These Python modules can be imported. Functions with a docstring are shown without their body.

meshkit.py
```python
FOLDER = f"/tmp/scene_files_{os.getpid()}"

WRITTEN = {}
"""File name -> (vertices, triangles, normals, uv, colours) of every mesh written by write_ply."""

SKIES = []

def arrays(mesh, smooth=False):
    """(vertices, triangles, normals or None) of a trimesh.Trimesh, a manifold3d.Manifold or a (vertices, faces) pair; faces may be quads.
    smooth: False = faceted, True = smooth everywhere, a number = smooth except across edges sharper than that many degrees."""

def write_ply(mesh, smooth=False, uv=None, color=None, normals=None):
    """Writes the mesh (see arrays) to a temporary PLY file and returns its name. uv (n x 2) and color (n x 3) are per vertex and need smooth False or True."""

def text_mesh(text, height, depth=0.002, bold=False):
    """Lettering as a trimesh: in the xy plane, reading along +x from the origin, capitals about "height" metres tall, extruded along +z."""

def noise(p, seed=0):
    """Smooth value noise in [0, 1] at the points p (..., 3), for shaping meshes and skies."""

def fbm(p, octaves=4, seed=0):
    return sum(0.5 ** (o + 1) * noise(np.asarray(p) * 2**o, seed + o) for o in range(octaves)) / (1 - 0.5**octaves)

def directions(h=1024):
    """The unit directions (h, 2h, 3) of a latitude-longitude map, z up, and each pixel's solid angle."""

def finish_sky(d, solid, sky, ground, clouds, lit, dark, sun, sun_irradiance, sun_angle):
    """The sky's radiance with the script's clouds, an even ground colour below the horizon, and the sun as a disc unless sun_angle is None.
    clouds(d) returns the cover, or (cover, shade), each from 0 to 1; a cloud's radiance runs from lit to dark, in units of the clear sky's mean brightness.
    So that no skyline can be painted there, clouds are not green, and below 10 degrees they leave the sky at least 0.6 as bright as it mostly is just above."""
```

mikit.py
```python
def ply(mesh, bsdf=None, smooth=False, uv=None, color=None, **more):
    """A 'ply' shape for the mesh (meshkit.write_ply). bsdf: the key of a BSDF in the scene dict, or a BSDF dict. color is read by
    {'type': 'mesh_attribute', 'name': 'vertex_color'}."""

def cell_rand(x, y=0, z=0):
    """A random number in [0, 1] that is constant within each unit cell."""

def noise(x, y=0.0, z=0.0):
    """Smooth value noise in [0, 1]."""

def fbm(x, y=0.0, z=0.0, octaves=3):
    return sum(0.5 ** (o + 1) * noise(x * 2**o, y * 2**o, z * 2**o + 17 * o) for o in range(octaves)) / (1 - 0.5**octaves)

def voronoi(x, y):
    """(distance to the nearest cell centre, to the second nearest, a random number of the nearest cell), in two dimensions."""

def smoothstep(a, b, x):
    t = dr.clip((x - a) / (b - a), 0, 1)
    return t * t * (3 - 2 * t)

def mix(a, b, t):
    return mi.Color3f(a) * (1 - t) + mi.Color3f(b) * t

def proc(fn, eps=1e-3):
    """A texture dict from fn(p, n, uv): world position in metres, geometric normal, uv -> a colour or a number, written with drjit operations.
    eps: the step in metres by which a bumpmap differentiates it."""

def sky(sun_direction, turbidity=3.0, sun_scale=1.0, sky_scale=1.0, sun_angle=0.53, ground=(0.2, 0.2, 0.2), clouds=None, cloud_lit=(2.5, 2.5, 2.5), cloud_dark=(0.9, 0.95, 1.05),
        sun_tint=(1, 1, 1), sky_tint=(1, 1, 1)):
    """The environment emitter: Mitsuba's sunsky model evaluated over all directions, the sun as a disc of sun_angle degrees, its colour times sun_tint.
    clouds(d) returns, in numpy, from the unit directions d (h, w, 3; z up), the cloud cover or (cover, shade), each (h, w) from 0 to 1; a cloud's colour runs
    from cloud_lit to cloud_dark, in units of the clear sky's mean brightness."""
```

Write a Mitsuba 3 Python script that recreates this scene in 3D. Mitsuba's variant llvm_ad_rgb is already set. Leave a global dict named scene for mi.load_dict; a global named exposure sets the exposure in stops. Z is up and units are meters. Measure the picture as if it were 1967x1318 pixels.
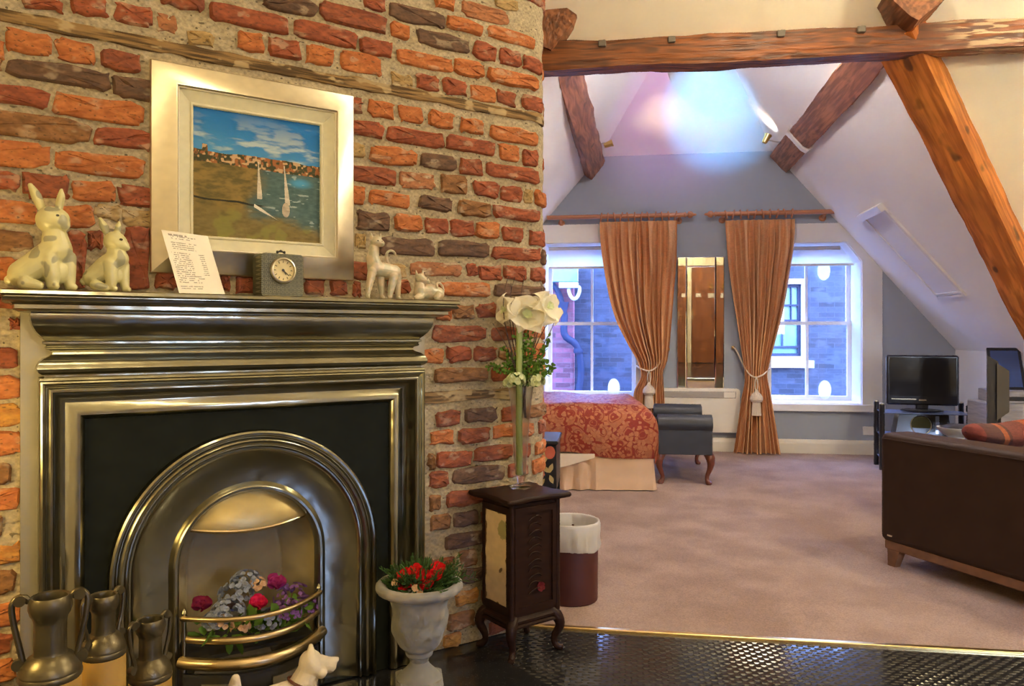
import math, random
import numpy as np, trimesh, manifold3d as m3, shapely.geometry as sg
from shapely import affinity
import drjit as dr, mitsuba as mi
import mikit, meshkit
from mikit import proc, noise, fbm, voronoi, cell_rand, smoothstep, mix

T = mi.ScalarTransform4f
rng = np.random.default_rng(7)
random.seed(7)
scene, labels = {}, {}

# ---------------------------------------------------------------- camera, daylight, lamps, exposure
YAW = math.radians(8.545)
EYE = np.array([0.0, 0.0, 1.2])
FWD = np.array([-math.sin(YAW), math.cos(YAW), 0.0])
scene['camera'] = {'type': 'perspective', 'fov_axis': 'x', 'fov': math.degrees(2 * math.atan(983.5 / 1500.0)), 'near_clip': 0.05, 'far_clip': 200.0,
                   'principal_point_offset_y': 19.0 / 1318.0,
                   'to_world': T().look_at(origin=EYE.tolist(), target=(EYE + FWD).tolist(), up=[0, 0, 1])}
exposure = 1.1
def cloud_cover(d):
    p = d / (np.maximum(d[..., 2:], 0.0) + 0.25)
    n = meshkit.fbm(p * 1.6 + 5.0, 4, 3)
    return np.clip((n - 0.35) * 2.2, 0, 1) * 0.8, np.clip((n - 0.5) * 2, 0, 1)
SKY_POWER = 145.0
scene['sky'] = mikit.sky([0.3, -0.9, 0.28], turbidity=3.5, sun_scale=0.0, sky_scale=SKY_POWER, sky_tint=(0.48, 0.70, 1.55), clouds=cloud_cover, cloud_lit=(0.8, 1.05, 1.75), cloud_dark=(0.5, 0.75, 1.35), ground=(0.12, 0.13, 0.2))
WARM = np.array([1.0, 0.85, 0.58])
AMBER = np.array([1.0, 0.80, 0.44])
LAMPS = dict(pendant=25.0, right_spot=230.0, uplighter=20.0, left_purlin=.12, right_purlin=0.8, blue_spot=42.0, kitchen=42.0, wing=190.0, main=24.0)  # main and wing power the two added fill globes

# ---------------------------------------------------------------- helpers
def unique(key):
    k, n = key, 0
    while k in scene or k in labels or any(x.startswith(k + '__') for x in scene):
        n += 1
        k = '%s_%03d' % (key, n)
    return k
USED = {}
def named(key):
    n = USED.get(key, -1) + 1
    USED[key] = n
    return key if n == 0 else '%s_%03d' % (key, n)
def tag(k, label=None, cat=None, group=None, kind=None):
    d = {a: b for a, b in (('label', label), ('category', cat), ('group', group), ('kind', kind)) if b}
    if d:
        labels[k] = d
def thing(name, label, cat, group=None):
    k = named(name)
    tag(k, label, cat, group)
    return k
def arr(mesh):
    v, f, _ = meshkit.arrays(mesh)
    return v, f
def put(name, mesh, mat, parent=None, smooth=35, X=None, label=None, cat=None, group=None, kind=None, uv=None, color=None, **more):
    k = named(name if parent is None else parent + '__' + name)
    if X is not None:
        v, f = arr(mesh)
        v = X(v) if callable(X) else v @ np.asarray(X)[:3, :3].T + np.asarray(X)[:3, 3]
        mesh = (v, f)
    scene[k] = mikit.ply(mesh, mat, smooth=smooth, uv=uv, color=color, **more)
    tag(k, label, cat, group, kind)
    return k
def join(*ms):
    vs, fs, n = [], [], 0
    for m in ms:
        v, f = arr(m)
        vs.append(v); fs.append(f + n); n += len(v)
    return np.vstack(vs), np.vstack(fs)
def frame(o, rz=0.0, x=None, y=None, z=None):
    M = np.eye(4)
    if x is not None:
        M[:3, 0], M[:3, 1], M[:3, 2] = x, y, z
    else:
        c, s = math.cos(rz), math.sin(rz)
        M[:3, :3] = [[c, -s, 0], [s, c, 0], [0, 0, 1]]
    M[:3, 3] = o
    return M
def mv(mesh, X):
    v, f = arr(mesh)
    X = np.asarray(X)
    if X.shape == (3,):
        return v + X, f
    return v @ X[:3, :3].T + X[:3, 3], f
def tm(mesh):
    v, f = arr(mesh)
    return trimesh.Trimesh(v, f, process=True)
def hullof(pts):
    h = trimesh.convex.convex_hull(np.asarray(pts, float))
    return np.array(h.vertices), np.array(h.faces)
def box(x0, x1, y0, y1, z0, z1, b=0.004):
    b = min(b, (x1 - x0) * .45, (y1 - y0) * .45, (z1 - z0) * .45)
    pts = []
    for x, sx in ((x0, 1), (x1, -1)):
        for y, sy in ((y0, 1), (y1, -1)):
            for z, sz in ((z0, 1), (z1, -1)):
                pts += [(x + sx * b, y + sy * b, z), (x + sx * b, y, z + sz * b), (x, y + sy * b, z + sz * b)]
    return hullof(pts)
def rbox(x0, x1, y0, y1, z0, z1, r, n=24):
    s = m3.Manifold.sphere(r, n)
    cs = [s.translate([x, y, z]) for x in (x0 + r, x1 - r) for y in (y0 + r, y1 - r) for z in (z0 + r, z1 - r)]
    return m3.Manifold.batch_hull(cs)
def prism(poly, h0, h1):
    p = poly if hasattr(poly, 'geom_type') else sg.Polygon(poly)
    ms = []
    for q in [g for g in getattr(p, 'geoms', [p]) if g.geom_type == 'Polygon' and g.area > 1e-8]:
        m = trimesh.creation.extrude_polygon(q, h1 - h0, engine='earcut')
        ms.append((np.array(m.vertices) + np.array([0, 0, h0]), np.array(m.faces)))
    return join(*ms)
def swap(mesh, order, sign=(1, 1, 1)):
    v, f = arr(mesh)
    v = v[:, order] * np.array(sign)
    par = np.linalg.det(np.eye(3)[list(order)]) * np.prod(sign)
    return v, (f if par > 0 else f[:, ::-1])
def loft(rings, caps=True, closed=True):
    rings = np.asarray(rings, float)
    n, k = rings.shape[:2]
    v = rings.reshape(-1, 3)
    i, j = np.meshgrid(np.arange(n - 1), np.arange(k if closed else k - 1), indexing='ij')
    a, b = i * k + j, i * k + (j + 1) % k
    q = np.stack([a, b, b + k, a + k], -1).reshape(-1, 4)
    f = [q[:, [0, 1, 2]], q[:, [0, 2, 3]]]
    if caps and closed:
        v = np.vstack([v, rings[0].mean(0), rings[-1].mean(0)])
        j = np.arange(k)
        f += [np.stack([(j + 1) % k, j, j * 0 + n * k], 1), np.stack([(n - 1) * k + j, (n - 1) * k + (j + 1) % k, j * 0 + n * k + 1], 1)]
    return v, np.vstack(f)
def lathe(prof, n=32, o=(0, 0, 0)):
    a = np.arange(n) * 2 * math.pi / n
    rings = [np.stack([r * np.cos(a), r * np.sin(a), a * 0 + z], 1) for r, z in prof]
    v, f = loft(rings)
    return v + np.asarray(o, float), f
def tube(pts, r, k=8, closed=False):
    p = np.asarray(pts, float)
    r = np.broadcast_to(r, (len(p),))
    t = np.gradient(p, axis=0) if not closed else np.roll(p, -1, 0) - np.roll(p, 1, 0)
    t /= np.linalg.norm(t, axis=1, keepdims=True) + 1e-12
    a = np.cross(t[0], [0, 0, 1] if abs(t[0][2]) < .9 else [1, 0, 0]); a /= np.linalg.norm(a)
    ang = np.arange(k) * 2 * math.pi / k
    rings = []
    for i in range(len(p)):
        a = a - t[i] * (a @ t[i]); a /= np.linalg.norm(a)
        b = np.cross(t[i], a)
        rings.append(p[i] + r[i] * (np.cos(ang)[:, None] * a + np.sin(ang)[:, None] * b))
    if closed:
        rings.append(rings[0])
    return loft(rings, caps=not closed)
def bez(*P, n=16):
    P = np.asarray(P, float)
    t = np.linspace(0, 1, n)[:, None]
    if len(P) == 3:
        return (1 - t) ** 2 * P[0] + 2 * t * (1 - t) * P[1] + t * t * P[2]
    return (1 - t) ** 3 * P[0] + 3 * t * (1 - t) ** 2 * P[1] + 3 * t * t * (1 - t) * P[2] + t ** 3 * P[3]
def spline(pts, n=40):
    from scipy.interpolate import CubicSpline
    p = np.asarray(pts, float)
    d = np.r_[0, np.cumsum(np.linalg.norm(np.diff(p, axis=0), axis=1))]
    return CubicSpline(d, p)(np.linspace(0, d[-1], n))
def sweep2d(path, prof, closed=False):
    """A moulding: prof is (offset to the left of the path, height) points, mitred along the 2-D path. Returns (x, y, height) mesh, an open sheet of profile swept along the path."""
    p = np.asarray(path, float)
    d = (np.roll(p, -1, 0) - p) if closed else np.diff(p, axis=0)
    d /= np.linalg.norm(d, axis=1, keepdims=True)
    nrm = np.stack([-d[:, 1], d[:, 0]], 1)
    if closed:
        n0, n1 = np.roll(nrm, 1, 0), nrm
    else:
        n0, n1 = np.vstack([nrm[:1], nrm]), np.vstack([nrm, nrm[-1:]])
    m = n0 + n1
    m /= np.sum(m * n0, 1, keepdims=True)
    rings = [np.array([[*(p[i] + m[i] * o), h] for o, h in prof]) for i in range(len(p))]
    if closed:
        rings.append(rings[0])
    v, f = loft(rings, caps=False, closed=False)
    return v, f[:, ::-1]
def blob(bones, res=0.012, it=12, lam=.5, nu=.52):
    """One smooth body: each bone is the hull of the spheres at its joints."""
    ms = []
    for b in bones:
        sp = [m3.Manifold.sphere(q[3], 20).translate(list(q[:3])) if np.isscalar(q[3]) else m3.Manifold.sphere(1, 24).scale(list(q[3])).translate(list(q[:3])) for q in b]
        ms.append(sp[0] if len(sp) == 1 else m3.Manifold.batch_hull(sp))
    m = m3.Manifold.batch_boolean(ms, m3.OpType.Add).refine_to_length(res)
    t = tm(m)
    trimesh.smoothing.filter_taubin(t, lamb=lam, nu=nu, iterations=it)
    return np.array(t.vertices), np.array(t.faces)
def sheet(fn, nu, nv, thick=0.0):
    """A grid surface fn(u, v) -> (.., 3), u and v from 0 to 1; thick > 0 gives it a second side."""
    u, v = np.meshgrid(np.linspace(0, 1, nu), np.linspace(0, 1, nv), indexing='ij')
    p = np.asarray(fn(u, v), float)
    i, j = np.meshgrid(np.arange(nu - 1), np.arange(nv - 1), indexing='ij')
    a = i * nv + j
    q = np.stack([a, a + nv, a + nv + 1, a + 1], -1).reshape(-1, 4)
    f = np.vstack([q[:, [0, 1, 2]], q[:, [0, 2, 3]]])
    P = p.reshape(-1, 3)
    if thick:
        t = trimesh.Trimesh(P, f, process=False)
        n = t.vertex_normals
        e = np.r_[np.arange(nv - 1), np.arange(nu - 1) * nv + nv - 1, nu * nv - 1 - np.arange(nv - 1), (nu - 1 - np.arange(nu - 1)) * nv]
        e2 = np.roll(e, -1)
        N = len(P)
        side = np.vstack([np.stack([e, e2, e2 + N], 1), np.stack([e, e2 + N, e + N], 1)])
        return np.vstack([P, P - n * thick]), np.vstack([f, f[:, ::-1] + N, side])
    return P, f
def jitter(mesh, amp, scale, seed=0):
    v, f = arr(mesh)
    d = np.stack([meshkit.noise(v * scale + 13.7 * k, seed + k) - .5 for k in range(3)], 1)
    return v + d * 2 * amp, f

# ---------------------------------------------------------------- materials
def pr(name, color, rough=.6, metal=0.0, spec=.5, bump=None, bscale=1.0, two=True, **kw):
    """A principled material under its own key; color a tuple or a procedural function."""
    c = {'type': 'rgb', 'value': list(color)} if isinstance(color, (tuple, list)) else proc(color)
    r = rough if not callable(rough) else proc(rough)
    b = {'type': 'principled', 'base_color': c, 'roughness': r, 'metallic': metal, 'specular': spec, **kw}
    if bump is not None:
        b = {'type': 'bumpmap', 'arbitrary': proc(bump, 1e-3), 'scale': bscale, 'bsdf': b}
        b['bump_texture'] = b.pop('arbitrary')
    if two:
        b = {'type': 'twosided', 'bsdf': b}
    scene['mat_' + name] = b
    return 'mat_' + name
def wv(p, s):
    return p.x * s, p.y * s, p.z * s
# brick tones: each kiln shade is its own clay, mottled with burnt streaks and lime smears
def brick_fn(a, b, smear, k):
    def fn(p, n, uv):
        m = fbm(p.x * 34 + k, p.y * 34, p.z * 60, 3)
        s = fbm(p.x * 90, p.y * 90 + k, p.z * 110, 2)
        c = mix(a, b, smoothstep(.25, .75, m))
        c = c * (.72 + .5 * s)
        lime = smoothstep(.60, .74, fbm(p.x * 22, p.y * 22 + 3 * k, p.z * 30, 3)) * smear
        c = mix(c, mi.Color3f(.44, .37, .27), lime)
        pit = smoothstep(.66, .80, fbm(p.x * 110, p.y * 110, p.z * 170 + k, 2))
        return mix(c, mi.Color3f(.04, .025, .018), pit * .6)
    return fn
def brick_bump(p, n, uv):
    return fbm(p.x * 70, p.y * 70, p.z * 110, 3) * .006
TONES = {
    'O': ((0.3698, 0.1333, 0.0473), (0.2838, 0.0860, 0.0310), .35), 'R': ((0.2494, 0.0688, 0.0327), (0.1634, 0.0447, 0.0258), .35), 'M': ((0.1376, 0.0430, 0.0275), (0.2236, 0.0645, 0.0301), .25),
    'D': ((0.0645, 0.0387, 0.0301), (0.1118, 0.0602, 0.0387), .30), 'B': ((0.2064, 0.0989, 0.0430), (0.1290, 0.0602, 0.0275), .40), 'T': ((0.2580, 0.1720, 0.0731), (0.3268, 0.2236, 0.1032), .55),
    't': ((0.3096, 0.1290, 0.0602), (0.2236, 0.0946, 0.0473), .70), 'Y': ((0.3956, 0.1978, 0.0473), (0.2924, 0.1204, 0.0344), .35)}
for i, (k, (a, b, s)) in enumerate(TONES.items()):
    pr('brick_' + k, brick_fn(a, b, s, 7.3 * i), .88, spec=.25, bump=brick_bump)
def mortar_fn(p, n, uv):
    g = fbm(p.x * 120, p.y * 120, p.z * 120, 3)
    m = fbm(p.x * 9, p.y * 9, p.z * 14, 3)
    c = mix(mi.Color3f(.29, .235, .15), mi.Color3f(.45, .385, .28), m) * (.42 + 1.05 * g)
    pit = smoothstep(.80, .88, noise(p.x * 110, p.y * 110, p.z * 110)) * smoothstep(.4, .6, fbm(p.x * 14, p.y * 14, p.z * 14, 2))
    return mix(c, mi.Color3f(.05, .04, .025), pit * .8)
pr('mortar', mortar_fn, .95, spec=.15, bump=lambda p, n, uv: fbm(p.x * 80, p.y * 80, p.z * 80, 3) * .016)
def lacing_fn(p, n, uv):
    s = (p.x + p.y) * .7
    g = fbm(s * 9, p.z * 150, 3.0, 3)
    m = fbm(s * 20, p.z * 40, 1.0, 3)
    c = mix(mi.Color3f(.055, .033, .017), mi.Color3f(.22, .135, .06), smoothstep(.3, .7, g))
    return mix(c, mi.Color3f(.40, .31, .18), smoothstep(.58, .72, m) * .7)
pr('lacing_wood', lacing_fn, .85, spec=.2, bump=lambda p, n, uv: fbm((p.x + p.y) * 10, p.z * 160, 2.0, 3) * .008)
def wood_fn(axis, dark, light, k, pale=0.0):
    def fn(p, n, uv):
        q = (p.x, p.y, p.z)
        s, t, w = q[axis], q[(axis + 1) % 3], q[(axis + 2) % 3]
        wob = fbm(s * 1.7, t * 6, w * 6 + k, 2)
        g = fbm(s * 4, t * 55 + wob * 6, w * 55 + wob * 5 + k, 3)
        m = fbm(s * 3.2 + k, t * 9, w * 9, 3)
        c = mix(dark, light, smoothstep(.3, .72, g)) * (.45 + 1.05 * m)
        knot = smoothstep(.70, .80, fbm(s * 7, t * 12, w * 12 + 2 * k, 2))
        c = mix(c, mi.Color3f(.05, .018, .008), knot * .8)
        if pale:
            c = mix(c, mi.Color3f(.50, .36, .22), smoothstep(.5, .62, fbm(s * 9, t * 60, w * 60, 3)) * smoothstep(1.75, 2.15, s + .5 * m) * pale)
        return c
    return fn
def beam_bump(axis):
    def fn(p, n, uv):
        q = (p.x, p.y, p.z)
        return fbm(q[axis] * 5, q[(axis + 1) % 3] * 60, q[(axis + 2) % 3] * 60, 3) * .012
    return fn
pr('oak_x', wood_fn(0, mi.Color3f(.06, .016, .005), mi.Color3f(.205, .060, .014), 1.0, .85), .42, spec=.5, bump=beam_bump(0))
pr('oak_y', wood_fn(1, mi.Color3f(.11, .036, .015), mi.Color3f(.27, .105, .045), 4.0), .5, spec=.5, bump=beam_bump(1))
def wood_along(d, dark, light, k):
    d = np.asarray(d, float); d = d / np.linalg.norm(d)
    a = np.cross(d, [0, 0, 1.0]); a /= np.linalg.norm(a); b = np.cross(d, a)
    f = wood_fn(0, dark, light, k)
    dot = lambda p, v: p.x * float(v[0]) + p.y * float(v[1]) + p.z * float(v[2])
    return lambda p, n, uv: f(mi.Point3f(dot(p, d), dot(p, a), dot(p, b)), n, uv)
pr('oak_z', wood_along([1.621, 1.61, -1.88], mi.Color3f(.38, .105, .018), mi.Color3f(.60, .215, .042), 9.0), .5, spec=.4)
pr('door_wood', wood_fn(2, mi.Color3f(.13, .036, .012), mi.Color3f(.23, .075, .024), 3.0), .4)
pr('mahogany', (.09, .022, .010), .3)
pr('rail_wood', (.34, .135, .06), .38)
pr('cream_paint', lambda p, n, uv: mi.Color3f(.84, .78, .63) * (.96 + .06 * fbm(p.x * 1.3, p.y * 1.3, p.z * 1.3, 2)), .9, spec=.2)
pr('white_plaster', lambda p, n, uv: mi.Color3f(.76, .75, .735) * (.96 + .06 * fbm(p.x * 1.3, p.y * 1.3, p.z * 1.3, 2)), .9, spec=.2)
pr('blue_paint', lambda p, n, uv: mi.Color3f(.30, .335, .385) * (.95 + .08 * fbm(p.x * 2, p.y * 2, p.z * 2, 2)), .85, spec=.2)
pr('white_gloss', (.74, .73, .70), .3)
pr('pale_trim', (.70, .66, .56), .4)
def carpet_fn(p, n, uv):
    a = fbm(p.x * 2.6, p.y * 2.6, 0.5, 4)
    g = noise(p.x * 220, p.y * 220, 1.0)
    return mix(mi.Color3f(.245, .168, .137), mi.Color3f(.335, .242, .20), smoothstep(.3, .7, a)) * (.82 + .34 * g)
pr('carpet', carpet_fn, .97, spec=.1, bump=lambda p, n, uv: noise(p.x * 260, p.y * 260, 2.0) * .006, sheen=.3)
pr('black_plate', lambda p, n, uv: mi.Color3f(.010, .010, .011) * (.8 + .5 * fbm(p.x * 12, p.y * 12, 1.0, 2)), .11, spec=.5)
pr('granite', lambda p, n, uv: mi.Color3f(.008, .008, .009) + mi.Color3f(.03) * smoothstep(.72, .8, noise(p.x * 300, p.y * 300, p.z * 300)), .10, spec=.6)
pr('brass', (.80, .58, .25), .28, metal=1.0)
def iron_fn(p, n, uv):
    m = fbm(p.x * 8, p.y * 8, p.z * 8, 3)
    return mix(mi.Color3f(.225, .21, .145), mi.Color3f(.34, .32, .235), m)
pr('iron', iron_fn, lambda p, n, uv: .14 + .14 * fbm(p.x * 14, p.y * 14, p.z * 14, 3), metal=1.0, bump=lambda p, n, uv: fbm(p.x * 18, p.y * 18, p.z * 18, 2) * .002)
pr('iron_flat', lambda p, n, uv: mix(mi.Color3f(.30, .28, .22), mi.Color3f(.36, .33, .26), fbm(p.x * 14, p.y * 14, p.z * 14, 3)), .42, metal=.75)
pr('brass_bar', (.50, .38, .21), .30, metal=1.0)
pr('slate', lambda p, n, uv: mi.Color3f(.007, .0085, .0075) * (.8 + .5 * fbm(p.x * 30, p.y * 30, p.z * 30, 2)), .6, spec=.04)
pr('fireclay', lambda p, n, uv: mix(mi.Color3f(.20, .155, .075), mi.Color3f(.30, .24, .13), fbm(p.x * 16, p.y * 16, p.z * 22, 4)), .75)
pr('canopy_metal', lambda p, n, uv: mix(mi.Color3f(.28, .21, .085), mi.Color3f(.38, .30, .14), fbm(p.x * 18, p.y * 18, p.z * 25, 3)), .38, metal=.8)
pr('soot', (.012, .011, .010), .8)
BRICKS = '''
1692,1805,2523,46,T 1539,1754,2460,53,t 1422,1504,2459,55,O 1663,1888,2391,50,O 1136,1213,2390,56,R 1472,1633,2388,48,O 1237,1463,2380,56,D 974,1221,2316,63,M 774,956,2309,53,D 1242,1311,2308,52,O 1595,1697,2308,61,R 
1717,1818,2308,63,R 1346,1571,2307,51,D 1831,1939,2304,55,R 466,593,2246,59,M 886,1106,2235,61,R 612,860,2230,61,R 1122,1242,2227,56,R 1506,1638,2227,57,O 1663,1908,2225,54,O 1267,1495,2219,55,O 336,440,2164,60,R 
224,318,2162,55,R 1050,1202,2160,63,O 457,508,2159,52,t 702,781,2155,58,O 926,1021,2155,61,O 798,903,2154,59,R 1823,1949,2144,55,R 1458,1562,2143,54,R 105,199,2141,33,R 1704,1792,2141,54,M 1581,1692,2139,57,O 
1346,1440,2138,51,R 545,620,2132,40,T 1242,1324,2127,46,T 63,173,2022,62,O 188,284,2021,61,O 305,408,2016,56,M 1277,1369,2010,58,O 1160,1250,2008,60,O 1398,1502,2008,55,O 1536,1638,2005,55,O 1079,1126,2002,48,R 
1667,1908,1999,52,O 33,61,1987,52,O -21,57,1950,52,B 72,324,1947,54,D 336,451,1938,60,D 1075,1207,1929,52,R 1472,1692,1929,57,R 1227,1461,1927,54,R 1714,1810,1926,59,O 1828,1908,1919,60,R 20,167,1866,53,R 
180,415,1864,62,O 1075,1138,1848,48,T 1359,1513,1848,53,D 1162,1337,1846,57,O 1534,1631,1846,61,M 1650,1913,1845,52,R 2,270,1786,62,B 285,440,1784,56,R 1449,1562,1769,66,B 1075,1254,1768,56,M 1598,1707,1768,57,R 
1275,1418,1765,54,t 1724,1821,1760,59,R 1898,1994,1760,56,O 1834,1878,1759,51,T 20,169,1704,64,O 186,418,1700,59,O 1075,1138,1689,59,O 1361,1490,1689,53,D 1156,1313,1687,53,O 1527,1667,1685,57,B 1687,1918,1683,50,R 
20,93,1625,55,R 110,217,1621,66,M 226,336,1618,61,O 349,451,1614,60,R 1256,1365,1608,58,O 1490,1590,1606,58,R 1383,1474,1605,59,R 1605,1709,1604,60,O 1110,1229,1602,64,D 1732,1826,1599,57,R 1863,1984,1592,56,R 
288,352,1560,43,T 359,451,1548,44,T 175,279,1541,61,O 14,132,1539,61,O 1106,1142,1530,48,T 1436,1663,1526,56,D 1682,1928,1522,48,R 1954,2010,1518,56,D 1196,1418,1517,61,D 269,303,1474,55,M 14,127,1459,52,B 
1567,1607,1445,47,R 1739,1839,1444,55,R 1318,1536,1442,51,t 1868,2004,1442,54,R 1621,1719,1439,54,R 367,428,1429,180,R 1178,1296,1427,53,T 1083,1146,1422,59,M 214,261,1413,158,R 20,99,1379,58,O 1690,2004,1373,46,D 
1229,1313,1372,53,R 1447,1667,1369,50,O 646,669,1363,47,R 451,511,1361,48,R 692,742,1358,51,R 1012,1067,1358,51,M 919,983,1357,50,M 1096,1124,1357,48,R 1873,2010,1299,51,R 1719,1844,1292,50,R 1612,1699,1288,53,M 
20,81,1283,29,R 1502,1590,1282,52,B 1429,1492,1275,48,O 71,97,1226,29,R 1839,2010,1209,56,O 1411,1646,1198,56,M 1677,1818,1198,48,M 26,87,1132,58,R 1839,2010,1123,56,O 1476,1579,1120,56,R 1600,1692,1118,53,M 
1714,1818,1118,50,B 1372,1454,1112,51,O 20,99,1049,55,O 1805,2010,1042,51,O 1422,1655,1039,52,B 1677,1780,1038,50,R 2,99,970,55,Y 20,102,891,61,O 1849,2010,879,51,B 1557,1699,877,55,D 1724,1826,875,50,R 
1429,1532,874,54,M 1918,2020,809,52,M 20,74,808,55,B 1687,1785,808,54,O 1808,1878,806,51,O 1402,1497,803,53,O 1525,1663,802,55,M 14,99,736,55,O 1600,1775,725,52,M 1898,2020,723,52,O 1798,1863,721,51,R 1434,1583,719,60,R 
1398,1420,716,55,B 14,52,659,72,B 1883,2020,651,56,O 1502,1737,648,57,D 1757,1844,646,53,R 1400,1479,644,51,M 14,102,583,55,Y 1470,1636,562,54,M 1658,1754,562,54,M 1402,1443,559,53,B 1777,1908,556,55,B 26,83,505,64,B 
1506,1609,482,56,D 1402,1486,482,55,B 1631,1792,478,54,M 14,99,415,61,O 1470,1636,399,52,D 1655,1780,395,54,B 20,77,337,55,R 1529,1609,327,61,B 1631,1792,321,54,M 1402,1506,320,55,M 14,87,260,58,O 1541,1633,258,53,D 
1653,1780,245,54,B 1422,1520,244,52,B 1513,1614,177,57,Y 1633,1792,171,54,M 1614,1747,95,54,B 1479,1595,92,60,B 1660,1762,33,50,M 1461,1534,24,48,Y'''
# ================================================================ the shell
# frame of the chimney wall: u along the wall, z up, w out of the wall towards the room
TH = math.radians(42.9)
WN = np.array([math.sin(TH), -math.cos(TH), 0.0])
WU = np.array([math.cos(TH), math.sin(TH), 0.0])
W0 = -2.598
def wp(u, z, w):
    """Point of the chimney wall's frame, in world coordinates."""
    u, z, w = np.broadcast_arrays(np.asarray(u, float), np.asarray(z, float), np.asarray(w, float))
    return WU * u[..., None] + np.array([0, 0, 1.0]) * z[..., None] + WN * (W0 + w)[..., None]
def WX(v):            # local columns (u, z, w) to world
    return wp(v[:, 0], v[:, 1], v[:, 2])
def WXp(v):           # local columns (u, depth into the wall, z), for things that stand upright
    return wp(v[:, 0], v[:, 2], -v[:, 1])
def WXm(v):           # local columns (u, w, z), for mouldings swept in plan
    return wp(v[:, 0], v[:, 2], v[:, 1])
UC, RC = 1.85, 0.16   # the wall ends in a rounded corner
def bend(s, z, w):
    s = np.asarray(s, float)
    a = np.clip((s - UC) / RC, 0, math.pi / 2)
    e = np.maximum(s - UC - RC * math.pi / 2, 0)
    u = np.minimum(s, UC) + (RC + w) * np.sin(a) * (s > UC)
    ww = np.where(s > UC, -RC + (RC + w) * np.cos(a) - e, w)
    return wp(u, z, ww)

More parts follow.
